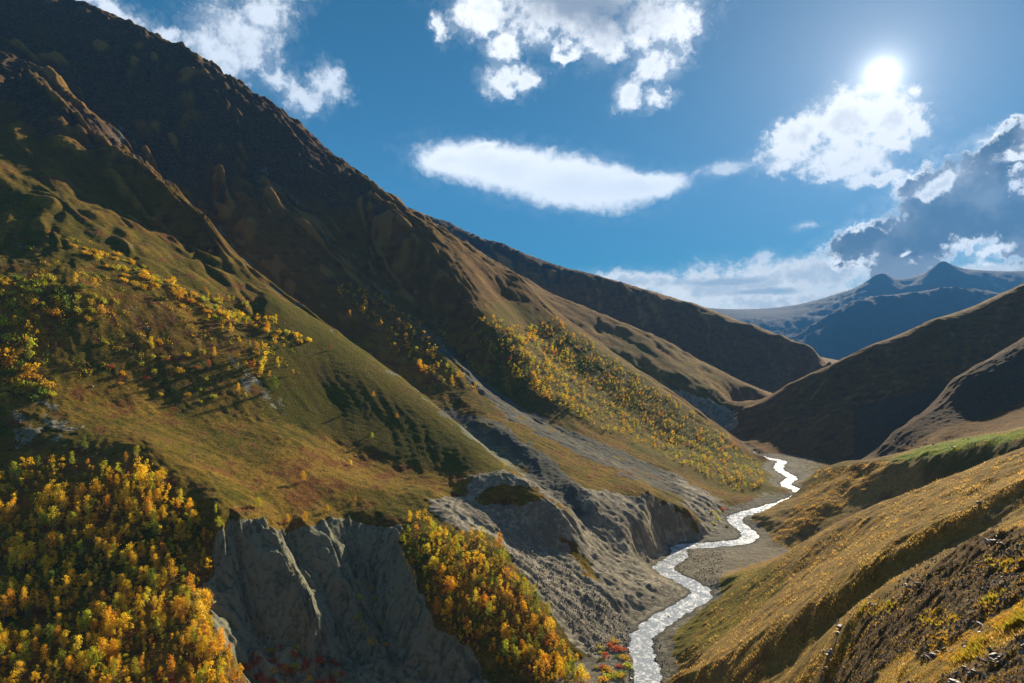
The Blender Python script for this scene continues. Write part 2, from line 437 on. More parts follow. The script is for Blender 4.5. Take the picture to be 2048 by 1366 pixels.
    [(1600, 795, 2100), (1700, 760, 2300), (1800, 730, 2500), (2048, 660, 2700), (2500, 560, 2800)],
    # nearer dark spur with rocky rim
    [(1769, 896, 905), (1787, 862, 945), (1857, 814, 985), (1905, 756, 1020), (1989, 708, 1050), (2048, 671, 1080), (2300, 560, 1150), (2600, 480, 1200)],
    [(1760, 915, 985), (1800, 885, 1080), (1870, 830, 1150), (1920, 790, 1180), (2048, 715, 1240)],
    [(1860, 880, 830), (1950, 835, 890), (2048, 790, 900), (2300, 720, 900)],
    # meadow bench
    [(1640, 936, 815), (1700, 928, 772), (1780, 923, 722), (1900, 904, 642), (2048, 873, 582), (2300, 830, 530)],
    [(1700, 921, 830), (1770, 915, 805), (1850, 892, 762), (1960, 872, 722), (2048, 861, 692)],
    [(1660, 930, 880), (1760, 920, 880), (1860, 894, 830), (1970, 870, 790), (2048, 850, 750), (2300, 790, 710)],
    [(1620, 958, 792), (1590, 986, 772), (1557, 1012, 748), (1532, 1045, 712)],
    [RL(1541, 1087, 2), RL(1580, 1094, 3), RL(1600, 1100, 5)],
    [(1720, 952, 742), (1690, 985, 716), (1650, 1025, 688), (1600, 1070, 660)],
    [(1745, 935, 742), (1700, 972, 718), (1650, 1010, 694), (1580, 1070, 662)],
    [(1690, 940, 775), (1650, 975, 742), (1600, 1020, 708), (1560, 1060, 682)],
    [(1780, 1000, 673), (1900, 958, 610), (2048, 900, 566), (2300, 850, 515)],
    # hidden swale, then the smooth ribs of the near hillside
    [(1590, 1108, 600), (1640, 1085, 610), (1700, 1065, 615), (1780, 1040, 630), (1900, 1010, 560), (2048, 965, 510), (2300, 900, 470)],
    [(1395, 1232, 468), (1440, 1195, 486), (1480, 1165, 494), (1550, 1118, 476), (1600, 1090, 455), (1650, 1062, 432), (1750, 1015, 402), (1880, 960, 392), (2048, 893, 388), (2300, 810, 380)],
    [(1400, 1258, 448), (1480, 1212, 442), (1560, 1160, 420), (1660, 1110, 390), (1780, 1050, 355), (1900, 1005, 335), (2048, 945, 320), (2300, 860, 310)],
    [RL(1335, 1290, 3), RL(1330, 1330, 3), RL(1335, 1366, 4)],
    # straw-coloured near rib
    [(1250, 1480, 280), (1332, 1366, 305), (1400, 1340, 282), (1480, 1306, 262), (1600, 1232, 232), (1680, 1178, 216), (1750, 1128, 205), (1850, 1072, 198), (1940, 1020, 194), (2048, 962, 190), (2300, 850, 180)],
    [(1360, 1362, 320), (1480, 1285, 300), (1600, 1205, 275), (1750, 1100, 250), (1900, 1030, 240), (2048, 955, 232)],
    [(1370, 1410, 285), (1430, 1366, 267), (1520, 1327, 240), (1620, 1270, 221), (1700, 1217, 206), (1780, 1166, 196), (1880, 1102, 189), (2048, 1000, 183), (2300, 890, 172)],
    [(1500, 1420, 190), (1620, 1310, 172), (1700, 1240, 164), (1800, 1185, 156), (1960, 1095, 144), (2300, 950, 130)],
    # rocky rim, its broken face, the tufted ledge
    [(1560, 1480, 128), (1638, 1366, 122), (1652, 1312, 120), (1692, 1247, 117), (1760, 1201, 111), (1850, 1151, 104), (1905, 1115, 99), (1960, 1086, 93), (2048, 1064, 84), (2300, 960, 76)],
    [(1560, 1366, 146), (1630, 1290, 142), (1700, 1220, 136), (1800, 1150, 128), (1960, 1070, 114)],
    [(1660, 1366, 112), (1720, 1310, 98), (1800, 1260, 90), (1900, 1200, 82), (2048, 1130, 72), (2300, 1040, 64)],
    [(1785, 1400, 66), (1795, 1345, 66), (1850, 1312, 64), (1920, 1290, 60), (1980, 1240, 59), (2048, 1205, 57), (2300, 1100, 52)],
    [(1830, 1420, 54), (1900, 1366, 53), (1960, 1330, 51), (2048, 1290, 48)],
    [(1950, 1440, 43), (2048, 1366, 42), (2300, 1200, 42)],
    # ground under and beside the camera
    [(-700, 1700, 30), (0, 1650, 30), (400, 1650, 32), (1024, 1680, 30), (1500, 1600, 32), (2300, 1390, 30)],
    [(-700, 1800, 8), (400, 1700, 8), (1024, 1700, 8), (1700, 1600, 8), (2700, 1400, 8)],
    [(-500, 1900, 80), (200, 2000, 85), (900, 2000, 90), (1300, 1850, 110), (1560, 1600, 112)],
    [(900, 1850, 190), (1200, 1750, 215), (1300, 1600, 250)],
    # far outside the frame
    [(-700, 1400, 290), (-700, 1000, 400), (-700, 600, 560), (-700, 200, 900), (-700, -250, 1400), (-700, -450, 1900)],
    [(2700, 900, 180), (2700, 820, 380), (2700, 700, 600), (2700, 640, 900), (2700, 500, 1300), (2700, 350, 2000), (2700, 480, 2800)],
]
for first, last, du, dv, dY in (((120, 60), 860, 24, 7, 11), ((0, 128), 800, 17, 5, 8)):   # flat shoulders along two crests
    ln = next(l for l in LINES if any(p[:2] == first for p in l) and len(l) > 8)
    LINES.append([(u + du, v + dv, Y + dY) for u, v, Y in ln if u <= last])
TS = 0.8                                                 # weight of a step in log distance against a step sideways


def sample_lines(step=0.028):
    pts = []
    for ln in LINES:
        a = np.array([((u - CX) / F, math.log(Y), (CY - v) / F) for u, v, Y in ln])
        for p, q in zip(a[:-1], a[1:]):
            n = max(1, int(np.hypot(q[0] - p[0], (q[1] - p[1]) * TS) / step))
            for i in range(n):
                pts.append(p + (q - p) * i / n)
        pts.append(a[-1])
    pts = np.array(pts)
    key = np.round(pts[:, :2] / 0.006).astype(int)
    _, i = np.unique(key, axis=0, return_index=True)
    return pts[np.sort(i)]


PTS = sample_lines()


def fit_and_eval(cs, ct, lam=0.0005):
    X = PTS[:, :2] * (1, TS)
    n = len(X)
    d = np.sqrt(((X[:, None] - X[None]) ** 2).sum(-1))
    A = np.zeros((n + 3, n + 3))
    A[:n, :n] = -d + lam * np.eye(n)
    A[:n, n] = 1
    A[:n, n + 1:] = X
    A[n:, :n] = A[:n, n:].T
    b = np.zeros(n + 3)
    b[:n] = PTS[:, 2]
    cf = np.linalg.solve(A, b)
    out = np.empty((len(ct), len(cs)), np.float32)
    Xf = X.astype(np.float32)
    wf = cf[:n].astype(np.float32)
    for i, t in enumerate(ct * TS):
        dx = cs.astype(np.float32)[:, None] - Xf[None, :, 0]
        dd = np.sqrt(dx * dx + (np.float32(t) - Xf[None, :, 1]) ** 2)
        out[i] = -dd @ wf + cf[n] + cf[n + 1] * cs + cf[n + 2] * t
    return out


def cubic(x0, dx, n, x):
    """Row-sparse cubic interpolation weights as a dense matrix."""
    f = np.clip((x - x0) / dx, 0, n - 1.001)
    i = f.astype(int)
    t = f - i
    W = np.zeros((len(x), n), np.float32)
    ws = (-.5 * t + t * t - .5 * t ** 3, 1 - 2.5 * t * t + 1.5 * t ** 3, .5 * t + 2 * t * t - 1.5 * t ** 3, -.5 * t * t + .5 * t ** 3)
    for k, wk in enumerate(ws):
        np.add.at(W, (np.arange(len(x)), np.clip(i + k - 1, 0, n - 1)), wk)
    return W


def seg(a, b, d):
    return np.linspace(a, b, max(2, int(round((b - a) / d))), endpoint=False)


GS = np.concatenate([seg(-1.25, -0.8, 0.014), seg(-0.8, 0.8, 0.00215), np.linspace(0.8, 1.25, 32)])
GT = np.concatenate([seg(math.log(8), math.log(36), 0.06), seg(math.log(36), math.log(130), 0.0046), seg(math.log(130), math.log(260), 0.0032), seg(math.log(260), math.log(1500), 0.0024),
                     seg(math.log(1500), math.log(3200), 0.0052), seg(math.log(3200), math.log(14500), 0.0085), np.linspace(math.log(14500), math.log(22000), 12)])
cs = np.arange(-1.27, 1.275, 0.0065)
ct = np.arange(math.log(7.8), math.log(22300), 0.0115)
Qc = fit_and_eval(cs, ct)
Q = cubic(ct[0], ct[1] - ct[0], len(ct), GT) @ Qc @ cubic(cs[0], cs[1] - cs[0], len(cs), GS).T
S2, T2 = np.meshgrid(GS, GT)
Yg = np.exp(T2).astype(np.float64)
Xg = (S2 * Yg)
Z = (Q * Yg)                                             # height relative to the camera
print('terrain', len(PTS), Z.shape, round(time.time() - T0, 1))


# ------------------------------------------------------------------ relief: rills that follow the fall line, rock, hummocks
def grads(z):
    zs = np.gradient(z, GS, axis=1)
    zt = np.gradient(z, GT, axis=0)
    return zs / Yg, (zt - S2 * zs) / Yg


def blur(a, n):
    for _ in range(n):
        a = a.copy()
        a[1:-1] = (a[:-2] + 2 * a[1:-1] + a[2:]) / 4
        a[:, 1:-1] = (a[:, :-2] + 2 * a[:, 1:-1] + a[:, 2:]) / 4
    return a


gx, gy = grads(Z)
gx, gy = blur(gx, 14), blur(gy, 14)
gm = np.hypot(gx, gy) + 1e-6
dx, dy = (gx / gm).astype(np.float32), (gy / gm).astype(np.float32)
slope = np.arctan(gm)
Xf, Yf = Xg.astype(np.float32), Yg.astype(np.float32)


def lic(lam, length, seed, taps=7, octs=1):
    """Noise of wave length LAM smeared over LENGTH metres along the fall line."""
    s = 0
    wx = perlin(Xf / (lam * 5), Yf / (lam * 5), seed + 91) * lam * 1.2
    for k in np.linspace(-0.5, 0.5, taps):
        px, py = Xf + dx * (k * length) + wx, Yf + dy * (k * length)
        s = s + (perlin(px / lam, py / lam, seed) if octs == 1 else fbm(px / lam, py / lam, octs, seed))
    return (s / math.sqrt(taps) * 0.8).astype(np.float32)


def inpoly(u, v, poly):
    r = np.zeros(np.shape(u), bool)
    n = len(poly)
    for i in range(n):
        x1, y1 = poly[i]; x2, y2 = poly[(i + 1) % n]
        if y1 == y2:
            continue
        r ^= ((y1 > v) != (y2 > v)) & (u < (x2 - x1) * (v - y1) / (y2 - y1) + x1)
    return r


U0 = CX + F * S2
V0 = CY - F * Q
# edges of the zones wander
wob = 1.0 / np.clip(Yf / 500, 0.3, 3)
WU = (fbm(Xf / 26, Yf / 26, 5, 3, 0.68) * 17 * wob + U0).astype(np.float32)
WV = (fbm(Xf / 26, Yf / 26, 5, 77, 0.68) * 9 * wob + V0).astype(np.float32)


def zone(poly, y0, y1, soft=2):
    us = [p[0] for p in poly]; vv = [p[1] for p in poly]
    m = (WU > min(us)) & (WU < max(us)) & (WV > min(vv)) & (WV < max(vv)) & (Yg > y0) & (Yg < y1)
    out = np.zeros(Z.shape, np.float32)
    out[m] = inpoly(WU[m], WV[m], poly)
    return blur(out, soft)


z_scarp = zone([(432, 1052), (480, 1036), (520, 1048), (560, 1062), (610, 1047), (680, 1046), (742, 1012), (790, 1012), (800, 1100), (850, 1222), (940, 1312), (990, 1370), (1100, 1450), (1000, 1700), (560, 1700), (482, 1370),
                (455, 1290), (402, 1200)], 225, 486)
z_scree = zone([(862, 996), (915, 992), (935, 970), (960, 946), (1010, 941), (1060, 955), (1110, 985), (1158, 1035), (1145, 968), (1180, 976), (1230, 987), (1262, 992), (1300, 986), (1330, 1001), (1372, 1022), (1425, 1075),
                (1340, 1097), (1312, 1130), (1402, 1190), (1275, 1262), (1262, 1320), (1185, 1310), (1110, 1240), (1040, 1135), (1000, 1085), (940, 1060), (880, 1040)], 400, 730)
z_slump = zone([(948, 1000), (960, 972), (1010, 965), (1060, 972), (1100, 1000), (1152, 1034), (1135, 1036), (1085, 1000), (1060, 1010), (1005, 1014)], 500, 620, 1)
z_slump = np.maximum(z_slump, zone([(1115, 1070), (1150, 1080), (1180, 1120), (1200, 1165), (1180, 1160), (1140, 1110)], 400, 620, 1))
z_scree = z_scree * (1 - z_slump)
z_tongue = zone([(1318, 928), (1400, 978), (1470, 1012), (1475, 1060), (1425, 1076), (1385, 1022), (1330, 960)], 640, 930)
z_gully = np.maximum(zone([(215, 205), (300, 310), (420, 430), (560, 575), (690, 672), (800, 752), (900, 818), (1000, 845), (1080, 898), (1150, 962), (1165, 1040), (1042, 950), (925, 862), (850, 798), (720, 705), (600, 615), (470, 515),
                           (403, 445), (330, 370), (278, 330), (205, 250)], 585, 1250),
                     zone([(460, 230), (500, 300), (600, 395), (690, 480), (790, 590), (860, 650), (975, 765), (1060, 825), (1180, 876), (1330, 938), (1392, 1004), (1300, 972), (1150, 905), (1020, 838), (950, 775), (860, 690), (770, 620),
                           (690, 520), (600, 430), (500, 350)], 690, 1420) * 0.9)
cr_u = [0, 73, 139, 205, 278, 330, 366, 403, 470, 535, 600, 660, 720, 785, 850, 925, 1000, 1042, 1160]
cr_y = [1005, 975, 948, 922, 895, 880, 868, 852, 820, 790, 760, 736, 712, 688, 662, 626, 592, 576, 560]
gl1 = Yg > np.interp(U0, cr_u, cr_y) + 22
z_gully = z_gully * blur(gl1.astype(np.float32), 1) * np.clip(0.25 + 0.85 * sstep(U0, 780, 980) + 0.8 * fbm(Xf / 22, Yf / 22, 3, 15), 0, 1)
z_talus = np.maximum.reduce([
    zone([(440, 640), (490, 720), (592, 836), (560, 832), (480, 770), (452, 720)], 480, 800),
    zone([(250, 600), (380, 620), (450, 700), (420, 720), (300, 680), (200, 640)], 480, 800) * 0.7,
    zone([(60, 780), (150, 790), (165, 880), (90, 900), (0, 905), (20, 840)], 380, 600) * 0.9,
    zone([(-80, 440), (70, 450), (110, 520), (60, 560), (-80, 540)], 480, 800) * 0.7,
    zone([(0, 320), (120, 370), (260, 420), (360, 490), (250, 470), (100, 420), (0, 370)], 600, 900) * 0.6,
    zone([(180, 440), (300, 490), (290, 510), (190, 480)], 600, 900) * 0.7])
z_talus = z_talus * np.clip(0.62 + 0.9 * fbm(Xf / 14, Yf / 14, 4, 19, 0.6), 0, 1)
z_wood = zone([(930, 640), (1010, 600), (1110, 632), (1180, 678), (1300, 765), (1440, 866), (1530, 915), (1560, 990), (1450, 990), (1330, 925), (1200, 862), (1080, 785), (1000, 715)], 840, 1330, 6)
z_bench = zone([(1296, 762), (1410, 793), (1470, 824), (1478, 850), (1452, 870), (1400, 835), (1290, 800)], 1380, 1640, 1)
z_broken = np.maximum(zone([(1600, 1420), (1640, 1366), (1653, 1312), (1692, 1248), (1760, 1202), (1850, 1152), (1960, 1087), (2060, 1064), (2400, 960), (2400, 1090), (2048, 1190), (1960, 1245), (1840, 1312), (1795, 1340), (1780, 1480)], 52, 130),
                      zone([(1790, 1366), (1900, 1350), (2048, 1290), (2300, 1180), (2300, 1500), (1790, 1500)], 20, 56) * 0.8)
z_stony = zone([(1640, 1260), (1720, 1200), (1800, 1150), (1900, 1080), (2000, 1010), (2048, 980), (2048, 1010), (1960, 1080), (1850, 1146), (1760, 1196), (1690, 1244), (1645, 1310)], 90, 200) * 0.8
z_meadow = zone([(1765, 920), (1850, 893), (1960, 869), (2060, 858), (2048, 874), (1900, 905), (1800, 921)], 560, 800, 3)
z_strip = zone([(1648, 1010), (1690, 975), (1780, 930), (1900, 907), (2048, 876), (2048, 930), (1900, 975), (1750, 1010)], 400, 640, 2)

z_fan = zone([(530, 575), (680, 645), (800, 740), (900, 825), (1050, 930), (1000, 960), (860, 940), (760, 905), (640, 870), (560, 830), (520, 760), (500, 700)], 500, 800, 8)
left_high = sstep(Z, 60, 330) * (S2 < 0.5) * sstep(Yg, 650, 1000)
rockz = np.clip(left_high + 0.0, 0, 1)

# big gullies on the high slopes, finer rills below
hi = rockz * sstep(Yg, 700, 1000)
farw = sstep(Yg, 1500, 2200)
nearw = 1 - sstep(Yg, 140, 260)
crestkeep = 1.0
B1 = lic(66, 520, 5, 9)
Z = Z - (np.abs(B1) * -1 + 0.35) * 46 * (0.55 * hi * (1 - 0.6 * farw) * (1 + 0.5 * (1 - sstep(Yg, 1160, 1330))) + (0.16 + 0.22 * sstep(Z, -40, 60) * sstep(Yg, 560, 700) * (1 - sstep(Yg, 900, 1000))) * sstep(Yg, 480, 760) * (1 - 0.75 * farw) * (Xg < 500) * (1 - 0.95 * z_fan) * (1 - 0.7 * z_wood) + 0.08 * (Xg > 300) * sstep(Yg, 800, 1100)) * sstep(slope, 0.25, 0.55) * np.where(Yg > 1500, 1.0 + 1.6 * farw, 1)
rgt = blur(((Xg > 120) & (Yg < 960) & (S2 > 0.3)).astype(np.float32), 10)
B2 = lic(30, 240, 9, 9, 2) * (1 - 0.8 * rgt)
barew = np.clip(z_scarp + z_scree + z_tongue + 0.6 * z_gully + z_bench, 0, 1)
midw = sstep(Yg, 240, 360)
Z = Z + B2 * (0.9 * (1 - 0.95 * z_fan) * (1 - 0.6 * z_wood) + 5.0 * hi + (2.4 + 1.2 * z_scarp - 1.5 * z_scree) * barew * midw + 0.5 * sstep(Yg, 600, 1000)) * sstep(slope, 0.2, 0.5) * (1 - 0.7 * nearw)
BS = np.abs(lic(17, 150, 23, 7))
BT = np.abs(lic(5.5, 60, 24, 7))
Z = Z + BS * 6.5 * (z_scarp + 0.15 * z_scree + 0.5 * z_bench) + BT * (2.0 * z_scarp + 1.5 * z_scree + z_bench)
B3 = lic(9, 46, 21, 7, 2) * (1 - 0.75 * rgt)
Z = Z + B3 * (0.42 + (1.3 - 0.5 * z_scree) * barew + 1.5 * hi) * (1 - 0.5 * nearw)
LZ1 = fbm(Xf / 420, Yf / 420, 5, 41, 0.55, True)
Z = Z + (LZ1 - 0.6) * farw * (9 + 36 * sstep(Yg, 6000, 9000) * sstep(Z, 1500, 200)) * sstep(slope, 0.08, 0.4) * np.clip(Yg / 5000, 0.5, 1.3)
L3 = fbm(Xf / 60, Yf / 60, 4, 51)
Z = Z + L3 * 0.9 * sstep(Yg, 250, 500) * (1 - 0.95 * z_fan)
L4 = fbm(Xf / 7, Yf / 7, 3, 61, 0.55)
Z = Z + L4 * (0.42 * (1 - 0.6 * z_fan) + 0.8 * hi + 0.08 * barew) * sstep(Yg, 60, 200)
# rock ledges high on the left slope
led = fbm(Xf / 34, Yf / 34, 4, 71, 0.6, True)
Z = Z + led * 4.2 * hi * sstep(Z, 80, 280)
# terracettes and ribs on the near right hillside
rt = (Xg > 20) & (Yg < 520)
rtw = blur(rt.astype(np.float32), 6)
R1 = lic(16, 120, 33, 7)
R1b = lic(7, 60, 34, 7)
Z = Z + (R1 * 1.7 + R1b * 0.5) * rtw * sstep(Yg, 120, 220) * (1 - 0.75 * sstep(Yg, 330, 460))
R2 = fbm(Xf / 2.3, Yf / 2.3, 3, 35, 0.6)
Z = Z + R2 * 0.12 * rtw
ZB = fbm(Xf / 5.5, Yf / 5.5, 4, 37, 0.62, True)
Z = Z + (ZB - 0.5) * 0.55 * z_broken + (fbm(Xf / 1.7, Yf / 1.7, 3, 39, 0.6, True) - 0.4) * 0.12 * np.clip(z_broken + 0.6 * z_stony, 0, 1)
# hummocks under the woods and on the lower left
Z = Z + fbm(Xf / 13, Yf / 13, 3, 43) * 0.7 * (Xg < 60) * sstep(Yg, 250, 320) * (1 - sstep(Yg, 420, 500))

# ------------------------------------------------------------------ river bed
RIV = [(1300, 1480), (1296, 1400), (1294, 1366), (1297, 1342), (1285, 1312), (1281, 1287), (1288, 1265), (1308, 1250), (1356, 1221), (1398, 1196), (1405, 1186), (1392, 1173), (1356, 1155), (1324, 1138), (1330, 1129), (1349, 1121),
       (1361, 1107), (1356, 1097), (1372, 1092), (1411, 1090), (1484, 1085), (1499, 1075), (1499, 1066), (1484, 1055), (1470, 1044), (1468, 1033), (1503, 1023), (1550, 1011), (1580, 1000), (1606, 990), (1596, 979), (1568, 970),
       (1574, 963), (1587, 957), (1574, 949), (1560, 942), (1556, 932), (1566, 924), (1556, 920), (1532, 917), (1500, 905), (1480, 890)]


def smooth_line(p, n=6, it=2):
    p = np.array(p, float)
    for _ in range(it):
        a = p[:-1] * .75 + p[1:] * .25
        b = p[:-1] * .25 + p[1:] * .75
        p = np.vstack([p[:1], np.stack([a, b], 1).reshape(-1, 2), p[-1:]])
    return p


rp = np.array([((u - CX) / F * river_y(v), river_y(v)) for u, v in RIV])
rp = smooth_line(rp)


def wz(Y):
    return -CAM_H + 0.012 * (Y - 400)


def river_half(Y):
    return 7.2 - 1.2 * sstep(np.asarray(Y, float), 600, 1000)


def dist_river(x, y):
    best = np.full(x.shape, 1e9)
    for (ax, ay), (bx, by) in zip(rp[:-1], rp[1:]):
        ex, ey = bx - ax, by - ay
        t = np.clip(((x - ax) * ex + (y - ay) * ey) / (ex * ex + ey * ey + 1e-9), 0, 1)
        best = np.minimum(best, (x - ax - t * ex) ** 2 + (y - ay - t * ey) ** 2)
    return np.sqrt(best)


msk = (Yg > 320) & (Yg < 1420) & (np.abs(S2) < 0.62) & (Z < wz(Yg) + 70) & (Xg > 20)
DR = np.full(Z.shape, 999.0)
DR[msk] = dist_river(Xg[msk], Yg[msk])
hw = river_half(Yg)
shore = DR - hw + fbm(Xf / 9, Yf / 9, 3, 81) * 2.2
Zr = wz(Yg)
bank_h = Zr + 0.25 + 0.035 * np.clip(shore, 0, 60) + fbm(Xf / 5, Yf / 5, 3, 83) * 0.28 * sstep(shore, 1, 6)
wide = 26 + 20 * sstep(Yg, 850, 1000) - 34 * sstep(Yg, 1050, 1120)
Zc = np.where(Z < bank_h, bank_h, bank_h + (Z - bank_h) * sstep(shore, 2, wide))
Zc = np.where(shore < 1.5, Zr - 1.2 + (bank_h - Zr + 1.2) * sstep(shore, -2.0, 1.5), Zc)
Z = np.where(msk, Zc, Z)
# tributary bed that joins from the right
z_gravel = np.where(msk, sstep(3.4 - 1.0 * sstep(Yg, 800, 950) - (Z - Zr) + 1.3 * L4, 0, 1.6), 0) * (DR < 110)
trib = np.zeros(Z.shape, np.float32)
tp = np.array([((u - CX) / F * river_y(v, 2), river_y(v, 2)) for u, v in [(1425, 1165), (1440, 1140), (1455, 1118), (1500, 1107), (1545, 1099)]])
for (ax, ay), (bx, by) in zip(tp[:-1], tp[1:]):
    ex, ey = bx - ax, by - ay
    t = np.clip(((Xg - ax) * ex + (Yg - ay) * ey) / (ex * ex + ey * ey), 0, 1)
    dd = np.hypot(Xg - ax - t * ex, Yg - ay - t * ey)
    trib = np.maximum(trib, 1 - sstep(dd + 3 * L4, 3, 8))
z_gravel = np.maximum(z_gravel, trib * (Yg < 760) * (Yg > 500))
Q = Z / Yg
print('relief', round(time.time() - T0, 1))

# visible row of a picture point
QMT = np.ascontiguousarray(np.maximum.accumulate(Q, axis=0).T)


def height(x, Y):
    """Ground height (world z) by bilinear look-up."""
    s, t = x / Y, math.log(Y)
    j = int(min(max(np.searchsorted(GS, s) - 1, 0), len(GS) - 2))
    i = int(min(max(np.searchsorted(GT, t) - 1, 0), len(GT) - 2))
    a = (s - GS[j]) / (GS[j + 1] - GS[j]); b = (t - GT[i]) / (GT[i + 1] - GT[i])
    a = min(max(a, 0), 1); b = min(max(b, 0), 1)
    z = (Z[i, j] * (1 - a) + Z[i, j + 1] * a) * (1 - b) + (Z[i + 1, j] * (1 - a) + Z[i + 1, j + 1] * a) * b
    return float(z) + CAM_H


def locate(u, v):
    """World point and grid cell of the ground seen at photo pixel (u, v); None above the skyline."""
    s = (u - CX) / F
    q = (CY - v) / F
    j = int(min(max(np.searchsorted(GS, s), 1), len(GS) - 1))
    i = int(np.searchsorted(QMT[j], q))
    if i >= len(GT) - 1:
        return None
    Y = math.exp(GT[i])
    x = s * Y
    return x, Y, height(x, Y), i, j


# ------------------------------------------------------------------ ground materials
def ground_material():
    m = bpy.data.materials.new('hillside')
    m.use_nodes = True
    g = NT(m.node_tree)
    pos = g.n('ShaderNodeNewGeometry').outputs['Position']
    za, zb = g.attr('cover'), g.attr('tint')
    zc = g.attr('slate')
    sa = g.n('ShaderNodeSeparateColor'); g.put(sa.inputs[0], za.outputs['Color'])
    sb = g.n('ShaderNodeSeparateColor'); g.put(sb.inputs[0], zb.outputs['Color'])
    bare, rock, straw = sa.outputs[0], sa.outputs[1], sa.outputs[2]
    green, heath, flow = sb.outputs[0], sb.outputs[1], sb.outputs[2]
    big = g.noise(pos, 0.011, 5, 0.6)
    mid = g.noise(pos, 0.06, 6, 0.62)
    sm = g.noise(pos, 0.45, 6, 0.65)
    tiny = g.noise(pos, 2.2, 4, 0.7)
    st = g.n('ShaderNodeVectorMath', operation='MULTIPLY')
    g.put(st.inputs[0], pos); g.put(st.inputs[1], (1.0, 1.0, 2.6))
    strat = g.noise(st.outputs[0], 0.16, 7, 0.68)
    # turf
    olive = g.mix(g.mr(mid.outputs[0], 0.35, 0.65), (0.072, 0.072, 0.004), (0.14, 0.105, 0.009))
    gold = g.mix(g.mr(sm.outputs[0], 0.42, 0.6), (0.21, 0.128, 0.013), (0.32, 0.19, 0.026))
    turf = g.mix(g.mr(g.m('ADD', big.outputs[0], g.m('MULTIPLY', g.m('SUBTRACT', flow, 0.5), 0.55)), 0.36, 0.66), olive, gold)
    turf = g.mix(g.m('MULTIPLY', g.mr(strat.outputs[0], 0.53, 0.62), 0.72), turf, (0.026, 0.030, 0.006))
    s2 = g.n('ShaderNodeVectorMath', operation='MULTIPLY')
    g.put(s2.inputs[0], pos); g.put(s2.inputs[1], (1.0, 1.0, 3.2))
    strat2 = g.noise(s2.outputs[0], 0.42, 6, 0.7)
    turf = g.mix(g.m('MULTIPLY', g.mr(strat2.outputs[0], 0.55, 0.66), 0.6), turf, (0.36, 0.235, 0.055))
    turf = g.mix(g.m('MULTIPLY', g.mr(strat2.outputs[0], 0.46, 0.36), 0.55), turf, (0.040, 0.040, 0.008))
    red = g.mr(g.m('ADD', mid.outputs[0], g.m('MULTIPLY', big.outputs[0], 0.4)), 0.72, 0.84)
    turf = g.mix(g.m('MULTIPLY', red, 0.7), turf, (0.15, 0.040, 0.014))
    turf = g.mix(green, turf, g.mix(sm.outputs[0], (0.13, 0.21, 0.018), (0.21, 0.27, 0.03)))
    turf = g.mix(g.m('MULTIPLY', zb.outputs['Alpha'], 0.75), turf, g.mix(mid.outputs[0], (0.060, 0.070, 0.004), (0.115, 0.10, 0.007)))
    strawc = g.mix(g.mr(sm.outputs[0], 0.3, 0.7), (0.25, 0.155, 0.042), (0.46, 0.295, 0.095))
    strawc = g.mix(g.m('MULTIPLY', g.mr(strat.outputs[0], 0.5, 0.66), 0.6), strawc, (0.085, 0.068, 0.016))
    strawc = g.mix(g.m('MULTIPLY', g.mr(flow, 0.52, 0.7), 0.55), strawc, (0.115, 0.078, 0.02))
    strawc = g.mix(g.m('MULTIPLY', g.mr(big.outputs[0], 0.52, 0.62), 0.5), strawc, (0.12, 0.10, 0.018))
    strawc = g.mix(g.m('MULTIPLY', red, 0.5), strawc, (0.14, 0.055, 0.022))
    turf = g.mix(straw, turf, strawc)
    # heath and high rock
    hc = g.mix(g.mr(strat.outputs[0], 0.35, 0.65), (0.145, 0.068, 0.015), (0.235, 0.122, 0.028))
    hc = g.mix(g.m('MULTIPLY', g.mr(mid.outputs[0], 0.45, 0.65), 0.7), hc, (0.05, 0.034, 0.012))
    hc = g.mix(g.m('MULTIPLY', g.mr(flow, 0.52, 0.78), 0.75), hc, (0.30, 0.175, 0.05))  # sunlight on the rib crests put into the heath as paler gold-brown
    col = g.mix(heath, turf, hc)
    rc = g.mix(g.mr(strat.outputs[0], 0.35, 0.7), (0.07, 0.045, 0.026), (0.18, 0.115, 0.062))
    rc = g.mix(g.m('MULTIPLY', g.mr(flow, 0.5, 0.75), 0.55), rc, (0.125, 0.078, 0.030))
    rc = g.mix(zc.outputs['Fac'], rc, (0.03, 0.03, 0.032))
    rfac = g.mr(g.m('ADD', rock, g.m('MULTIPLY', g.m('SUBTRACT', strat.outputs[0], 0.5), 0.9)), 0.35, 0.65)
    col = g.mix(rfac, col, rc)
    # bare gravel and scree
    gc = g.mix(g.mr(sm.outputs[0], 0.3, 0.7), (0.27, 0.235, 0.17), (0.50, 0.44, 0.33))
    gc = g.mix(g.m('MULTIPLY', g.mr(tiny.outputs[0], 0.56, 0.72), 0.8), gc, (0.55, 0.51, 0.45))
    gc = g.mix(g.m('MULTIPLY', g.mr(mid.outputs[0], 0.42, 0.6), 0.5), gc, (0.16, 0.145, 0.105))
    gc = g.mix(g.m('MULTIPLY', g.mr(flow, 0.46, 0.62), 0.6), gc, (0.15, 0.135, 0.10))
    gc = g.mix(g.m('MULTIPLY', za.outputs['Alpha'], 0.9), gc, g.mix(sm.outputs[0], (0.055, 0.058, 0.045), (0.125, 0.125, 0.10)))  # darker gravel; in the gullies this is shade put into the colour
    gc = g.mix(g.m('MULTIPLY', zb.outputs['Alpha'], 0.8), gc, g.mix(g.mr(g.m('ADD', g.m('MULTIPLY', sm.outputs[0], 0.5), g.m('MULTIPLY', flow, 0.5)), 0.32, 0.62), (0.085, 0.096, 0.058), (0.27, 0.268, 0.18)))
    bfac = g.mr(g.m('ADD', bare, g.m('MULTIPLY', g.m('SUBTRACT', sm.outputs[0], 0.5), 0.8)), 0.4, 0.62)
    col = g.mix(bfac, col, gc)
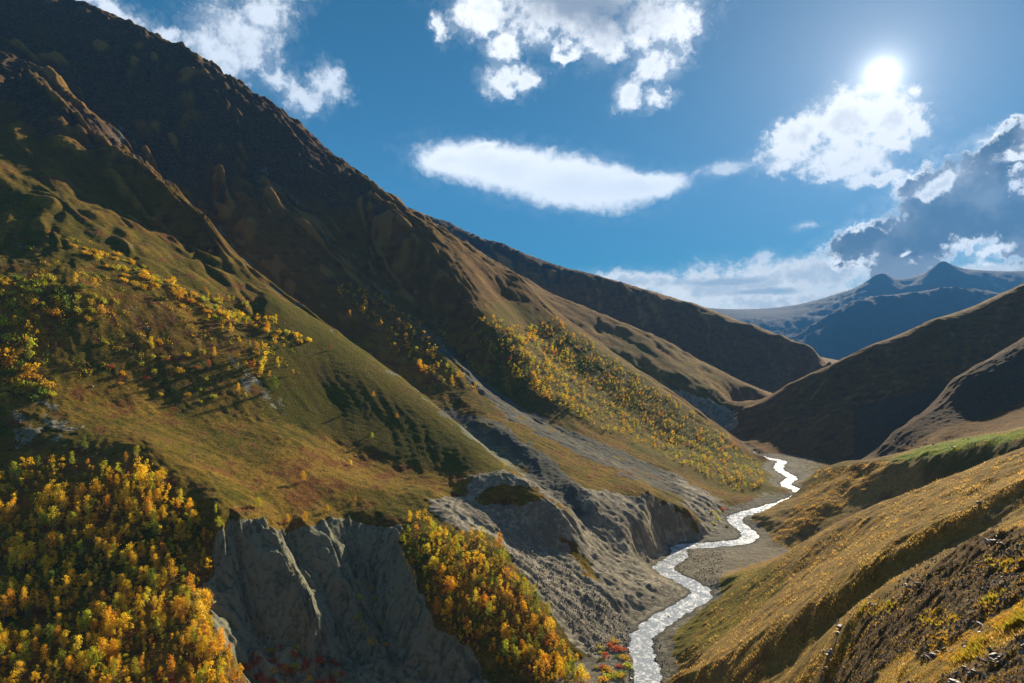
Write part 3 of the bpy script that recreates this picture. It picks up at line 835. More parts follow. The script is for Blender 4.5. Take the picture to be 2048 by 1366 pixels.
    # a strewing of stones
    vor = g.n('ShaderNodeTexVoronoi'); g.put(vor.inputs['Vector'], pos); g.put(vor.inputs['Scale'], 0.42)
    stones = g.m('MULTIPLY', g.m('LESS_THAN', vor.outputs['Distance'], 0.2), g.mr(mid.outputs[0], 0.50, 0.60))
    col = g.mix(g.m('MULTIPLY', stones, 0.75), col, (0.34, 0.31, 0.26))
    bump = g.n('ShaderNodeBump')
    g.put(bump.inputs['Strength'], 0.75)
    g.put(bump.inputs['Distance'], 1.4)
    hgt = g.m('ADD', g.m('MULTIPLY', g.m('ADD', sm.outputs[0], g.m('MULTIPLY', strat2.outputs[0], 0.9)), 1.1), g.m('ADD', g.m('MULTIPLY', tiny.outputs[0], 0.45), g.m('MULTIPLY', strat.outputs[0], g.m('ADD', 0.9, g.m('MULTIPLY', rock, 2.6)))))
    g.put(bump.inputs['Height'], hgt)
    b = g.n('ShaderNodeBsdfPrincipled')
    g.put(b.inputs['Base Color'], col)
    g.put(b.inputs['Roughness'], 0.95)
    g.put(b.inputs['Specular IOR Level'], 0.03)
    g.put(b.inputs['Normal'], bump.outputs[0])
    sw = g.m('MULTIPLY', g.m('SUBTRACT', 1.0, g.m('MAXIMUM', bfac, rfac)), 0.07)
    g.put(b.inputs['Sheen Weight'], g.m('ADD', sw, g.m('MULTIPLY', straw, 0.25)))
    g.put(b.inputs['Sheen Roughness'], 0.4)
    g.put(b.inputs['Sheen Tint'], (1.0, 0.72, 0.34, 1))
    o = g.n('ShaderNodeOutputMaterial')
    g.t.links.new(b.outputs[0], o.inputs[0])
    return m


MAT_GROUND = ground_material()

# ------------------------------------------------------------------ cover of each ground point
nz = fbm(Xf / 90, Yf / 90, 4, 201, 0.55)
right = sstep(S2, 0.22, 0.34)
bare = np.clip(z_scarp + z_scree + z_tongue + z_gully * 0.85 + z_talus * 0.62 + z_gravel + z_bench + 0.5 * z_stony, 0, 1)
rock = np.clip(rockz * (0.36 + 0.5 * sstep(Z, 180, 460)) + 0.35 * nz * rockz + 1.9 * (0.2 - np.abs(B1)) * rockz, 0, 1)  # rock darkens the gullies so that the rib crests read as sunlit
rock = np.clip(rock + 0.85 * z_broken + 0.55 * sstep(Yg, 6000, 9000) + 0.55 * ((Yg > 880) & (Yg < 1250) & (S2 > 0.5)), 0, 1)
bigspur = blur((((Yg > 1080 - 520 * sstep(S2, 0.44, 0.56)) & (Yg > np.interp(S2, [0.3, 0.44, 0.53, 0.6, 0.75, 1.3], [1110, 1010, 870, 810, 760, 700]))) & (Yg < 2200) & (S2 > 0.31)).astype(np.float32), 6)
heath = np.clip(sstep(Z, -70, 120) * (S2 < 0.4) * sstep(Yg, 700, 1000) * 0.85 * (1 - 0.8 * z_wood) + 0.9 * bigspur + 0.7 * (Yg > 2200) + 0.25 * nz, 0, 1)
heath = np.clip(blur(heath, 3), 0, 1)
straw = blur((((Xg > 20) & (Yg < 640) & (S2 > 0.2)) | ((Yg > 560) & (Yg < 760) & (S2 > 0.36) & (S2 < 0.6))).astype(np.float32), 8) * (0.75 + 0.4 * nz)
lowg = ((S2 > 0.2) & (S2 < 0.4) & (Yg > 400) & (Yg < 560) & (V0 > 1130) & (V0 < 1310))
lowg = blur(lowg.astype(np.float32), 8)
straw = np.clip(straw * (1 - 0.85 * lowg) * (1 - z_meadow) * (1 - 0.9 * z_strip), 0, 1)
green = np.clip(z_meadow + 0.25 * lowg, 0, 1)
rock = np.clip(rock + sstep(Yg, 5000, 7000), 0, 1)
flow = np.clip(0.5 + 1.1 * (np.abs(B1) - 0.2) * sstep(Z, -40, 120) * (S2 < 0.4) + 1.6 * (BT - 0.15) * barew + 0.35 * B2 / 1.2 + 0.25 * B3 + 0.3 * (R1b * 0.6 + R1) * rtw, 0, 1)  # rib-crest term carries painted sunlight; the rest are fall-line streaks
attr_cover = np.stack([bare, rock, straw, np.clip(z_gully + 0.3 * z_bench + 0.5 * z_gravel * (z_scree < 0.3) + np.where(msk, 1 - sstep(shore, 1.0, 5.0), 0), 0, 1)], -1).astype(np.float32)  # cover alpha: wet shore, darker beds, and gully shade held as colour
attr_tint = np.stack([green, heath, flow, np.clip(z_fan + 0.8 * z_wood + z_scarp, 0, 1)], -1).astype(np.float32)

# ------------------------------------------------------------------ which landform each cell belongs to
region = np.zeros(Z.shape, np.int8)                       # 0 the left mountainside
divide = np.interp(GT, [math.log(8), math.log(110), math.log(290)] + [math.log(y) for y in rp[::12, 1]] + [math.log(1330), math.log(1345)],
                   [-2.0, -2.0, 0.18] + list(rp[::12, 0] / rp[::12, 1]) + [0.32, 0.32])
region[S2 > divide[:, None]] = 1                          # near right hillside
crest_far = np.interp(GS, [-1.3, -0.65, -0.127, 0.11, 0.2, 0.32], [1750, 1610, 1620, 1580, 1470, 1345])
region[(S2 < 0.33) & (Yg > crest_far[None, :])] = 2       # next ridge
region[(S2 >= 0.31) & (Yg > 1080 - 520 * sstep(S2, 0.44, 0.56) + 0 * Yg) & (Yg > np.interp(S2, [0.3, 0.44, 0.53, 0.6, 0.75, 1.3], [1110, 1010, 860, 790, 740, 690]))] = 3
mid_y = np.interp(GS, [-1.3, 0, 0.17, 0.3, 0.37, 0.4], [2400, 2400, 2280, 2150, 1990, 1960])
region[(S2 < 0.4) & (Yg > mid_y[None, :])] = 4            # far left ridge
region[(S2 >= 0.33) & (Yg > np.interp(S2, [0.33, 0.37, 0.42, 0.5, 0.6, 0.75, 1.3], [1560, 1800, 2050, 2300, 2450, 2650, 2800]))] = 4
region[Yg > np.interp(S2, [-1.3, 0, 0.25, 0.47, 0.6, 1.3], [3500, 3350, 3150, 2750, 2700, 2850])] = 5
region[(z_scarp > 0.5) & (region == 0)] = 6
region[(np.maximum(z_scree, z_tongue) > 0.5) & (region == 0)] = 7
region[(z_gravel > 0.55) & (DR < 70) & (region < 4)] = 8
region[(z_meadow > 0.5) & (region < 4)] = 9
REGIONS = [('mountainside', 'steep autumn mountainside with bare gullies, birch woods and a grey scarp above the river'),
           ('near_hillside', 'straw coloured grassy hillside with rocky rims falling to the right bank'),
           ('middle_ridge', 'lower sunlit ridge with a grey scarp behind the wooded spur'),
           ('brown_spur', 'dark brown shaded spur closing the valley on the right bank'),
           ('far_ridge', 'dark far ridge sloping down behind the wooded spur'),
           ('distant_mountains', 'blue hazy peaks at the head of the valley'),
           ('scarp', 'steep eroded grey green scarp between the two yellow groves'),
           ('scree_slope', 'pale stony scree and cliffs falling to the left river bank'),
           ('gravel_bed', 'flat grey gravel bars beside the winding river'),
           ('meadow', 'bright green meadow on the bench above the right bank')]
CATS = ['mountain', 'hillside', 'mountain', 'mountain', 'mountain', 'mountain', 'scarp', 'scree', 'gravel', 'meadow']


def link_mesh(name, co, faces_idx, loop_total, mat, parent=None, attrs=None, smooth=True):
    """A mesh object straight from arrays; faces all have LOOP_TOTAL corners."""
    me = bpy.data.meshes.new(name)
    me.vertices.add(len(co))
    me.vertices.foreach_set('co', np.ascontiguousarray(co, np.float32).ravel())
    n = len(faces_idx)
    me.loops.add(n * loop_total)
    me.loops.foreach_set('vertex_index', np.ascontiguousarray(faces_idx, np.int32).ravel())
    me.polygons.add(n)
    me.polygons.foreach_set('loop_start', np.arange(0, n * loop_total, loop_total, dtype=np.int32))
    me.polygons.foreach_set('use_smooth', np.full(n, smooth, bool))
    for k, v in (attrs or {}).items():
        at = me.attributes.new(k, 'FLOAT_COLOR', 'POINT')
        at.data.foreach_set('color', np.ascontiguousarray(v, np.float32).ravel())
    me.update(calc_edges=True)
    me.materials.append(mat)
    ob = bpy.data.objects.new(name, me)
    if parent is not None:
        ob.parent = parent
    COL.objects.link(ob)
    return ob


WORLD = np.stack([Xg, Yg, Z + CAM_H], -1).astype(np.float32)
nt_, ns_ = Z.shape
vid = np.arange(nt_ * ns_, dtype=np.int32).reshape(nt_, ns_)
quads = np.stack([vid[:-1, :-1], vid[:-1, 1:], vid[1:, 1:], vid[1:, :-1]], -1)
creg = region[:-1, :-1]
flat = WORLD.reshape(-1, 3)
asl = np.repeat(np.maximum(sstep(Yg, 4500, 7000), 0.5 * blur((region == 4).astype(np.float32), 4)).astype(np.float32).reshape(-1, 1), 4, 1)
ac, at_ = attr_cover.reshape(-1, 4), attr_tint.reshape(-1, 4)
for k, (nm, lab) in enumerate(REGIONS):
    f = quads[creg == k]
    if not len(f):
        continue
    used, inv = np.unique(f, return_inverse=True)
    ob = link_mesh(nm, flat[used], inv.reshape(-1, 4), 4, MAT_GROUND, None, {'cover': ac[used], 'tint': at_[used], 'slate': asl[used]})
    ob['kind'] = 'structure'
    ob['label'] = lab
    ob['category'] = CATS[k]
# the hillside goes on behind the camera
r0 = WORLD[0]
rows = [r0]
for k, (sc, yb) in enumerate([(1.6, -4), (3.5, -30), (9, -90), (20, -260)]):
    r = r0.copy(); r[:, 0] = r0[:, 0] * sc; r[:, 1] = yb; r[:, 2] = 194 - yb * 0.06 + r[:, 0] * 0.35
    rows.append(r)
bk = np.array(rows)
vb = np.arange(bk.shape[0] * ns_).reshape(bk.shape[0], ns_)
fb = np.stack([vb[1:, :-1], vb[1:, 1:], vb[:-1, 1:], vb[:-1, :-1]], -1).reshape(-1, 4)
cv = np.tile(np.array([0, 0, 0.8, 0], np.float32), (bk.shape[0] * ns_, 1))
tv = np.tile(np.array([0, 0, 0.5, 0], np.float32), (bk.shape[0] * ns_, 1))
ob = link_mesh('upper_hillside', bk.reshape(-1, 3), fb, 4, MAT_GROUND, None, {'cover': cv, 'tint': tv})
ob['kind'] = 'structure'

# ------------------------------------------------------------------ water
def water_material():
    m = bpy.data.materials.new('river_water')
    m.use_nodes = True
    g = NT(m.node_tree)
    pos = g.n('ShaderNodeNewGeometry').outputs['Position']
    n1 = g.noise(pos, 0.55, 5, 0.6, 0.6)
    n2 = g.noise(pos, 0.16, 3, 0.5)
    foam = g.mr(g.m('ADD', n1.outputs[0], g.m('MULTIPLY', n2.outputs[0], 0.5)), 0.70, 0.92)
    col = g.mix(foam, (0.40, 0.43, 0.45), (0.78, 0.80, 0.82))
    bump = g.n('ShaderNodeBump')
    g.put(bump.inputs['Strength'], 0.38)
    g.put(bump.inputs['Distance'], 0.5)
    g.put(bump.inputs['Height'], n1.outputs[0])
    b = g.n('ShaderNodeBsdfPrincipled')
    g.put(b.inputs['Base Color'], col)
    g.put(b.inputs['Roughness'], g.m('ADD', 0.16, g.m('MULTIPLY', foam, 0.3)))
    g.put(b.inputs['IOR'], 1.33)
    g.put(b.inputs['Normal'], bump.outputs[0])
    o = g.n('ShaderNodeOutputMaterial')
    g.t.links.new(b.outputs[0], o.inputs[0])
    return m


wco, wfc = [], []
d = np.gradient(rp, axis=0)
d /= np.hypot(d[:, 0], d[:, 1])[:, None]
for i, ((x, y), (tx, ty)) in enumerate(zip(rp, d)):
    for k in np.linspace(-1, 1, 9):
        px, py = x - ty * k * 9.6, y + tx * k * 9.6
        wco.append((px, py, wz(py) + CAM_H + 0.10 * math.sin(i * 1.7 + k * 5)))
for i in range(len(rp) - 1):
    for k in range(8):
        a = i * 9 + k
        wfc.append((a, a + 1, a + 10, a + 9))
MAT_WATER = water_material()
ob = link_mesh('river', np.array(wco), np.array(wfc), 4, MAT_WATER)
ob['kind'] = 'structure'
ob['label'] = 'pale winding glacial river on the valley floor'
ob['category'] = 'river'
print('ground built', round(time.time() - T0, 1))


# ------------------------------------------------------------------ plants
def leaf_material(name, from_object):
    m = bpy.data.materials.new(name)
    m.use_nodes = True
    g = NT(m.node_tree)
    if from_object:
        oi = g.n('ShaderNodeObjectInfo')
        base = oi.outputs['Color']
    else:
        base = g.attr('leaf').outputs['Color']
    pos = g.n('ShaderNodeNewGeometry').outputs['Position']
    n1 = g.noise(pos, 0.9, 3, 0.6)
    h = g.n('ShaderNodeHueSaturation')
    g.put(h.inputs['Hue'], g.m('ADD', 0.468, g.m('MULTIPLY', n1.outputs[0], 0.062)))
    g.put(h.inputs['Saturation'], 1.0)
    g.put(h.inputs['Value'], g.m('ADD', 0.62, g.m('MULTIPLY', n1.outputs[0], 0.8)))
    g.put(h.inputs['Color'], base)
    leafc = g.vm('SCALE', h.outputs[0], 0.84)             # a leaf sends about as much light through as it sends back
    d = g.n('ShaderNodeBsdfDiffuse'); g.put(d.inputs[0], leafc)
    t = g.n('ShaderNodeBsdfTranslucent'); g.put(t.inputs[0], leafc)
    mx = g.n('ShaderNodeAddShader')
    g.t.links.new(d.outputs[0], mx.inputs[0]); g.t.links.new(t.outputs[0], mx.inputs[1])
    o = g.n('ShaderNodeOutputMaterial')
    g.t.links.new(mx.outputs[0], o.inputs[0])
    return m


def bark_material():
    m = bpy.data.materials.new('pale_bark')
    m.use_nodes = True
    g = NT(m.node_tree)
    pos = g.n('ShaderNodeTexCoord').outputs['Object']
    n1 = g.noise(pos, 3.0, 4, 0.6)
    b = g.n('ShaderNodeBsdfPrincipled')
    g.put(b.inputs['Base Color'], g.mix(g.mr(n1.outputs[0], 0.45, 0.6), (0.33, 0.30, 0.26), (0.07, 0.055, 0.045)))
    g.put(b.inputs['Roughness'], 0.9)
    o = g.n('ShaderNodeOutputMaterial')
    g.t.links.new(b.outputs[0], o.inputs[0])
    return m


MAT_LEAF = leaf_material('autumn_leaves', True)
MAT_LEAFS = leaf_material('autumn_leaves_mass', False)
MAT_BARK = bark_material()


def crown_cards(r, n, h, w, lo, clumps, card, taper=0.75, spread=0.16):
    """Leaf clumps spread through a crown H tall and W wide that starts at height LO: centres and four corners each."""
    cl = []
    while len(cl) < clumps:
        t = r.random() ** 0.85
        prof = (math.sin(math.pi * min(1, (t * 0.86 + 0.14)) ** taper)) ** 0.7
        a = r.uniform(0, 6.283)
        rad = 0.5 * w * prof * math.sqrt(r.uniform(0.1, 1)) * r.uniform(0.6, 1.25)
        cl.append((rad * math.cos(a), rad * math.sin(a), lo + (h - lo) * (0.04 + 0.96 * t), r.uniform(0.6, 1.3)))
    c = np.array(cl)
    k = r.integers(0, clumps, n)
    sz = spread * w * c[k, 3][:, None]
    p = c[k, :3] + r.normal(0, 1, (n, 3)) * sz * np.array([1, 1, 0.8])
    a = r.normal(0, 1, (n, 3)); a /= np.linalg.norm(a, axis=1)[:, None]
    b = np.cross(a, r.normal(0, 1, (n, 3))); b /= np.linalg.norm(b, axis=1)[:, None]
    s1 = (card * r.uniform(0.6, 1.3, n))[:, None]
    s2 = (card * r.uniform(0.5, 0.9, n))[:, None]
    q = np.stack([p - a * s1, p - b * s2, p + a * s1, p + b * s2], 1)
    q[:, :, 2] = np.maximum(q[:, :, 2], 0.05 * h * 0 + 0.05)
    return q


def tube(p, rad, sides=6):
    co, fc = [], []
    for i, (c, r_) in enumerate(zip(p, rad)):
        for k in range(sides):
            a = 6.2832 * k / sides
            co.append((c[0] + r_ * math.cos(a), c[1] + r_ * math.sin(a), c[2]))
    for i in range(len(p) - 1):
        for k in range(sides):
            fc.append((i * sides + k, i * sides + (k + 1) % sides, (i + 1) * sides + (k + 1) % sides, (i + 1) * sides + k))
    return co, fc


def quads_mesh(name, co, fc, mat, smooth=False):
    ob = link_mesh(name, np.array(co, np.float32), np.array(fc), 4, mat, smooth=smooth)
    me = ob.data
    bpy.data.objects.remove(ob)
    return me


def make_tree_meshes(seed, h, w, lo, n, clumps, card, taper):
    r = np.random.default_rng(seed)
    q = crown_cards(r, n, h, w, lo, clumps, card, taper)
    crown = quads_mesh('crown', q.reshape(-1, 3), np.arange(n * 4).reshape(n, 4), MAT_LEAF)
    co, fc = [], []
    bend = [(r.normal(0, 0.12), r.normal(0, 0.12)) for _ in range(6)]
    pts = [(sum(b[0] for b in bend[:i]), sum(b[1] for b in bend[:i]), -0.6 + (h * 0.85 + 0.6) * i / 5) for i in range(6)]
    c, f = tube(pts, [0.026 * h * (1 - 0.16 * i) for i in range(6)])
    co += c; fc += f
    for k in range(7):
        i = 1 + k % 4
        b0 = np.array(pts[i]); a = r.uniform(0, 6.28)
        e = b0 + np.array([math.cos(a) * w * 0.34, math.sin(a) * w * 0.34, h * 0.16])
        c, f = tube([b0, (b0 + e) / 2 + (0, 0, -0.1), e], [0.010 * h, 0.007 * h, 0.003 * h], 4)
        fc += [tuple(x + len(co) for x in ff) for ff in f]
        co += c
    trunk = quads_mesh('trunk', co, fc, MAT_BARK, True)
    return crown, trunk


TREE_KINDS = [make_tree_meshes(300 + i, h, w, lo, n, cl, cd_, tp) for i, (h, w, lo, n, cl, cd_, tp) in enumerate([
    (10.5, 4.2, 1.5, 600, 30, 0.28, 0.85), (11.0, 3.6, 1.8, 560, 28, 0.27, 0.9), (9.0, 4.8, 1.0, 620, 26, 0.29, 0.75), (12.0, 4.0, 2.0, 640, 32, 0.28, 0.95), (8.0, 4.4, 0.8, 560, 24, 0.28, 0.75),
    (9.5, 3.0, 1.2, 480, 22, 0.26, 1.0), (10.0, 5.2, 1.4, 680, 30, 0.30, 0.8)])]

LEAF = {'golden yellow': (0.52, 0.345, 0.020), 'orange': (0.48, 0.25, 0.022), 'yellow green': (0.33, 0.31, 0.026), 'green': (0.12, 0.15, 0.020), 'rust red': (0.32, 0.085, 0.022), 'amber': (0.44, 0.28, 0.020),
        'pale yellow': (0.54, 0.41, 0.040)}


def tag(o, label=None, cat=None, group=None, kind=None):
    for k, v in (('label', label), ('category', cat), ('group', group), ('kind', kind)):
        if v:
            o[k] = v
    return o


def plant(name, kind, parts, loc, scale, rot, colour, label, cat, group):
    """A plant of its own: an Empty at its foot with copies of the parts below it."""
    root = bpy.data.objects.new(name, None)
    root.location = loc
    root.scale = scale
    root.rotation_euler = (rot[0], rot[1], rot[2])
    root.empty_display_size = 0.5
    COL.objects.link(root)
    tag(root, label, cat, group)
    for pn, me in parts:
        o = bpy.data.objects.new(pn, me)
        o.parent = root
        c = LEAF[colour]
        j = random.uniform(0.82, 1.15)
        o.color = (c[0] * j, c[1] * j * random.uniform(0.88, 1.14), c[2] * j, 1)
        COL.objects.link(o)
    return root


class Mass:
    """Plants too small or too many to keep apart, joined into one object with a colour per leaf."""
    def __init__(s):
        s.q, s.c = [], []

    def add(s, q, col):
        s.q.append(q)
        n = q.shape[0]
        j = rng.uniform(0.75, 1.2, (n, 1, 1))
        c = np.ones((n, q.shape[1], 4)); c[:, :, :3] = np.array(col) * j
        s.c.append(c)

    def build(s, name, label, cat, mat=None, k=4):
        q = np.concatenate(s.q); c = np.concatenate(s.c)
        ob = link_mesh(name, q.reshape(-1, 3), np.arange(q.shape[0] * k).reshape(-1, k), k, mat or MAT_LEAFS, None, {'leaf': c.reshape(-1, 4)}, smooth=False)
        return tag(ob, label, cat, None, 'stuff')


def scatter(poly, n, spacing, y0=0, y1=1e9, weight=None, tries=14):
    us = [p[0] for p in poly]; vv = [p[1] for p in poly]
    out, grid = [], {}
    for _ in range(n * tries):
        if len(out) >= n:
            break
        u, v = random.uniform(min(us), max(us)), random.uniform(min(vv), max(vv))
        if not bool(inpoly(np.array([u]), np.array([v]), poly)[0]) or (weight and random.random() > weight(u, v)):
            continue
        p = locate(u, v)
        if p is None or not y0 < p[1] < y1:
            continue
        c = (int(p[0] // spacing), int(p[1] // spacing))
        if any((g[0] - p[0]) ** 2 + (g[1] - p[1]) ** 2 < spacing ** 2 for a in (-1, 0, 1) for b in (-1, 0, 1) for g in grid.get((c[0] + a, c[1] + b), ())):
            continue
        grid.setdefault(c, []).append(p)
        out.append((u, v) + p)
    return out


def choose(r, pairs):
    x = r.random() * sum(w_ for _, w_ in pairs)
    for k, w_ in pairs:
        x -= w_
        if x <= 0:
            return k
    return pairs[0][0]


MIXES = {
    'valley': [('golden yellow', 50), ('pale yellow', 14), ('orange', 9), ('yellow green', 20), ('green', 6), ('rust red', 1.2)],
    'grove': [('golden yellow', 46), ('pale yellow', 12), ('orange', 12), ('yellow green', 22), ('green', 9)],
    'slope': [('amber', 30), ('golden yellow', 32), ('yellow green', 24), ('orange', 8), ('green', 8), ('rust red', 2)],
    'spur': [('amber', 34), ('golden yellow', 14), ('orange', 10), ('yellow green', 30), ('green', 7), ('rust red', 3)],
}
WOODS = [  # polygon, number, spacing, heights, mix, where
    ([(-300, 960), (-40, 945), (60, 940), (130, 930), (250, 945), (290, 930), (330, 965), (350, 1005), (395, 1035), (425, 1062), (420, 1130), (408, 1200), (440, 1245), (470, 1300), (492, 1380), (-300, 1380)], 1350, 2.5, (3.8, 11.5), 'valley',
     'in the dense wood'),
    ([(822, 1030), (850, 1030), (872, 1062), (940, 1066), (1000, 1096), (1015, 1125), (1062, 1192), (1102, 1242), (1150, 1322), (1192, 1375), (1072, 1380), (1020, 1342), (960, 1312), (922, 1292), (872, 1242), (842, 1192),
      (802, 1122), (800, 1085)], 380, 2.3, (3.8, 11), 'grove', 'in the grove between the grey scarp and the pale scree'),
    ([(-260, 545), (60, 570), (100, 620), (90, 690), (60, 735), (-260, 745)], 130, 4, (5, 12), 'slope', 'high on the slope at the edge of the stony patches'),
    ([(340, 560), (400, 556), (480, 610), (556, 640), (572, 700), (592, 745), (560, 782), (528, 765), (470, 745), (480, 702), (430, 655), (360, 602)], 75, 4, (5, 11.5), 'slope', 'on the grassy rib above the stony chute'),
    ([(672, 585), (700, 566), (780, 602), (838, 652), (905, 692), (966, 752), (975, 782), (905, 778), (840, 745), (785, 705), (745, 655), (690, 612)], 200, 4.2, (5, 11), 'slope', 'on the crest of the second spur'),
    ([(932, 645), (972, 636), (1050, 660), (1110, 640), (1180, 682), (1300, 768), (1380, 822), (1442, 868), (1515, 922), (1540, 975), (1470, 985), (1390, 945), (1300, 900), (1200, 858), (1130, 818), (1070, 792), (1010, 745), (968, 702)],
     1900, 3.3, (3.2, 8.2), 'spur', 'on the wooded spur above the river bend'),
]
SINGLES = [  # u, v of the foot, height in m, colour, label
    (606, 966, 8, 'golden yellow', 'lone golden tree alone on the open terrace above the grey scarp'),
    (517, 1018, 7, 'yellow green', 'yellow green bushy tree on the terrace just above the scarp'),
    (438, 1056, 7, 'yellow green', 'small yellow green tree at the upper left corner of the scarp'),
    (577, 1050, 6.5, 'orange', 'left one of two small orange trees on the lip of the scarp'),
    (609, 1050, 8, 'orange', 'right and taller of two small orange trees on the lip of the scarp'),
    (656, 1026, 5, 'golden yellow', 'little yellow tree on the terrace edge right of the orange pair'),
    (431, 1030, 6, 'yellow green', 'slim yellow green tree on the terrace left of the scarp'),
    (710, 1004, 4, 'orange', 'tiny orange tree near the right end of the terrace edge'),
    (702, 932, 4, 'golden yellow', 'tiny yellow tree on the golden fold of the terrace'),
    (1007, 938, 6, 'golden yellow', 'small yellow tree at the lower tip of the smooth grassy fan'),
    (477, 788, 9, 'golden yellow', 'lone golden tree left of the lower end of the stony chute'),
    (302, 704, 10, 'golden yellow', 'slim yellow tree standing in low green bushes on the open slope'),
    (430, 716, 9, 'golden yellow', 'slim yellow tree at the top of the stony chute'),
    (418, 742, 9, 'rust red', 'rust red tree beside the top of the stony chute'),
    (522, 754, 15, 'golden yellow', 'tall broad golden tree at the foot of the tree line on the rib'),
    (516, 716, 15, 'amber', 'tall amber tree behind the broad golden one on the rib'),
    (550, 786, 14, 'green', 'green tree at the lower end of the tree line on the rib'),
    (535, 670, 12, 'orange', 'orange tree at the right edge of the tree line on the rib'),
    (190, 578, 9, 'amber', 'amber tree by itself on the dark upper slope'),
    (153, 570, 10, 'golden yellow', 'golden tree by itself above the leafy hollow'),
    (365, 602, 11, 'golden yellow', 'round golden tree at the upper end of the tree line on the rib'),
    (272, 920, 9, 'yellow green', 'yellow green tree on the brow above the dense wood'),
    (252, 926, 7, 'orange', 'small orange tree on the brow next to the yellow green one'),
    (170, 902, 8, 'green', 'green bushy tree on the brow below the grey stony patch'),
    (146, 934, 9, 'yellow green', 'pale leafy tree at the top edge of the dense wood'),
    (285, 985, 16, 'golden yellow', 'tallest golden tree at the top of the dense wood'),
    (298, 1040, 14, 'orange', 'tall orange golden tree below the tallest one in the dense wood'),
    (362, 1012, 10, 'pale yellow', 'slim pale yellow tree at the upper right corner of the dense wood'),
    (748, 796, 5, 'orange', 'tiny orange tree alone on the smooth grassy fan'),
    (745, 878, 5, 'yellow green', 'tiny yellow tree low on the smooth grassy fan'),
    (794, 838, 4.5, 'orange', 'tiny orange tree near the edge of the smooth grassy fan'),
    (938, 648, 13, 'rust red', 'red tree at the upper corner of the wooded spur'),
    (700, 640, 12, 'orange', 'orange tree alone on the shaded side of the second spur'),
    (662, 702, 5, 'rust red', 'tiny red tree high on the smooth grassy fan'),
    (840, 742, 13, 'golden yellow', 'golden tree at the lower left edge of the trees on the second spur'),
    (905, 775, 11, 'amber', 'amber tree at the foot of the trees on the second spur'),
]
spots = []                                               # everything tree-like: (pixel height, where index, mix colour, point, height, label)
for u, v, h, c, lab in SINGLES:
    p = locate(u, v)
    if p:
        spots.append((h / p[1] + 1, -1, c, p, h, lab))
for wi, (poly, n, sp, (h0, h1), mixname, where) in enumerate(WOODS):
    for (u, v, x, y, z, i, j) in scatter(poly, n, sp):
        if bare[i, j] > 0.45 and wi != 1:
            continue
        cl = float(perlin(np.array([x / 26.0]), np.array([y / 26.0]), 31)[0]) + 0.6 * float(perlin(np.array([x / 9.0]), np.array([y / 9.0]), 32)[0])
        if cl < (-0.66 if wi < 2 else -0.24) + random.gauss(0, 0.12):
            continue                                     # woods grow in clumps and leave gaps
        h = (h0 + (h1 - h0) * random.random() ** 1.9) * (0.9 + 0.45 * max(-0.6, min(cl, 0.7)))
        if wi == 5:
            h *= 0.8 + 0.35 * (u < 1150)
        spots.append((h / y if u > -8 and v < 1372 else 0.0001 * h / y, wi, choose(random, MIXES[mixname]), (x, y, z, i, j), h, None))
spots.sort(key=lambda s: -s[0])
far_trees = Mass()
GROUPS = ['', 'trees of the dense wood left of the scarp', 'trees of the grove beside the scree', 'trees high on the left slope', 'trees on the grassy rib', 'trees on the second spur', 'trees on the wooded spur']
for n, (key, wi, colr, p, h, lab) in enumerate(spots):
    if n < 300:
        k = random.randrange(len(TREE_KINDS))
        cr, tr = TREE_KINDS[k]
        h0 = (10.5, 11.0, 9.0, 12.0, 8.0, 9.5, 10.0)[k]
        s = h / h0
        if lab is None:
            size = 'tall' if h > 9.6 else ('middling' if h > 7.4 else 'low')
            u_, v_ = CX + F * p[0] / p[1], CY - F * (p[2] - CAM_H) / p[1]
            if wi == 0:
                lab = f'{size} {colr} tree, ' + ('lowest' if v_ > 1270 else 'lower' if v_ > 1165 else 'upper' if v_ > 1060 else 'top') + ' part of the dense wood, ' + (
                    'by the left picture edge' if u_ < 110 else 'left of its middle' if u_ < 220 else 'right of its middle' if u_ < 330 else 'on its scarp side')
            elif wi == 1:
                lab = f'{size} {colr} tree, ' + ('lowest' if v_ > 1290 else 'lower' if v_ > 1210 else 'upper' if v_ > 1120 else 'top') + ' part of the grove below the terrace, ' + (
                    'scarp side' if u_ < 860 + (v_ - 1100) * 0.75 else 'scree side')
            else:
                lab = f'{size} {colr} tree {WOODS[wi][5]}'
        plant('autumn_tree', k, [('crown', cr), ('trunk', tr)], p[:3], (s * random.uniform(0.8, 1.2), s * random.uniform(0.8, 1.2), s), (random.gauss(0, 0.05), random.gauss(0, 0.05), random.uniform(0, 6.28)), colr,
              lab, 'tree', GROUPS[wi + 1] or None)
    else:
        nn = int(np.clip(190 * (420 / p[1]) ** 1.7, 40, 230))
        if wi >= 4:
            nn = max(nn, 64)
        q = crown_cards(rng, nn, h, h * (random.uniform(0.36, 0.58) if wi < 4 else random.uniform(0.58, 0.85)), h * 0.1, 12, (0.042 if p[1] < 600 else 0.055) * h * (1 + p[1] / 1600), 0.78, 0.15)
        far_trees.add(q + np.array(p[:3]), LEAF[colr])
far_trees.build('distant_trees', 'small autumn trees scattered over the farther slopes', 'trees')
print('trees', len(spots), round(time.time() - T0, 1))

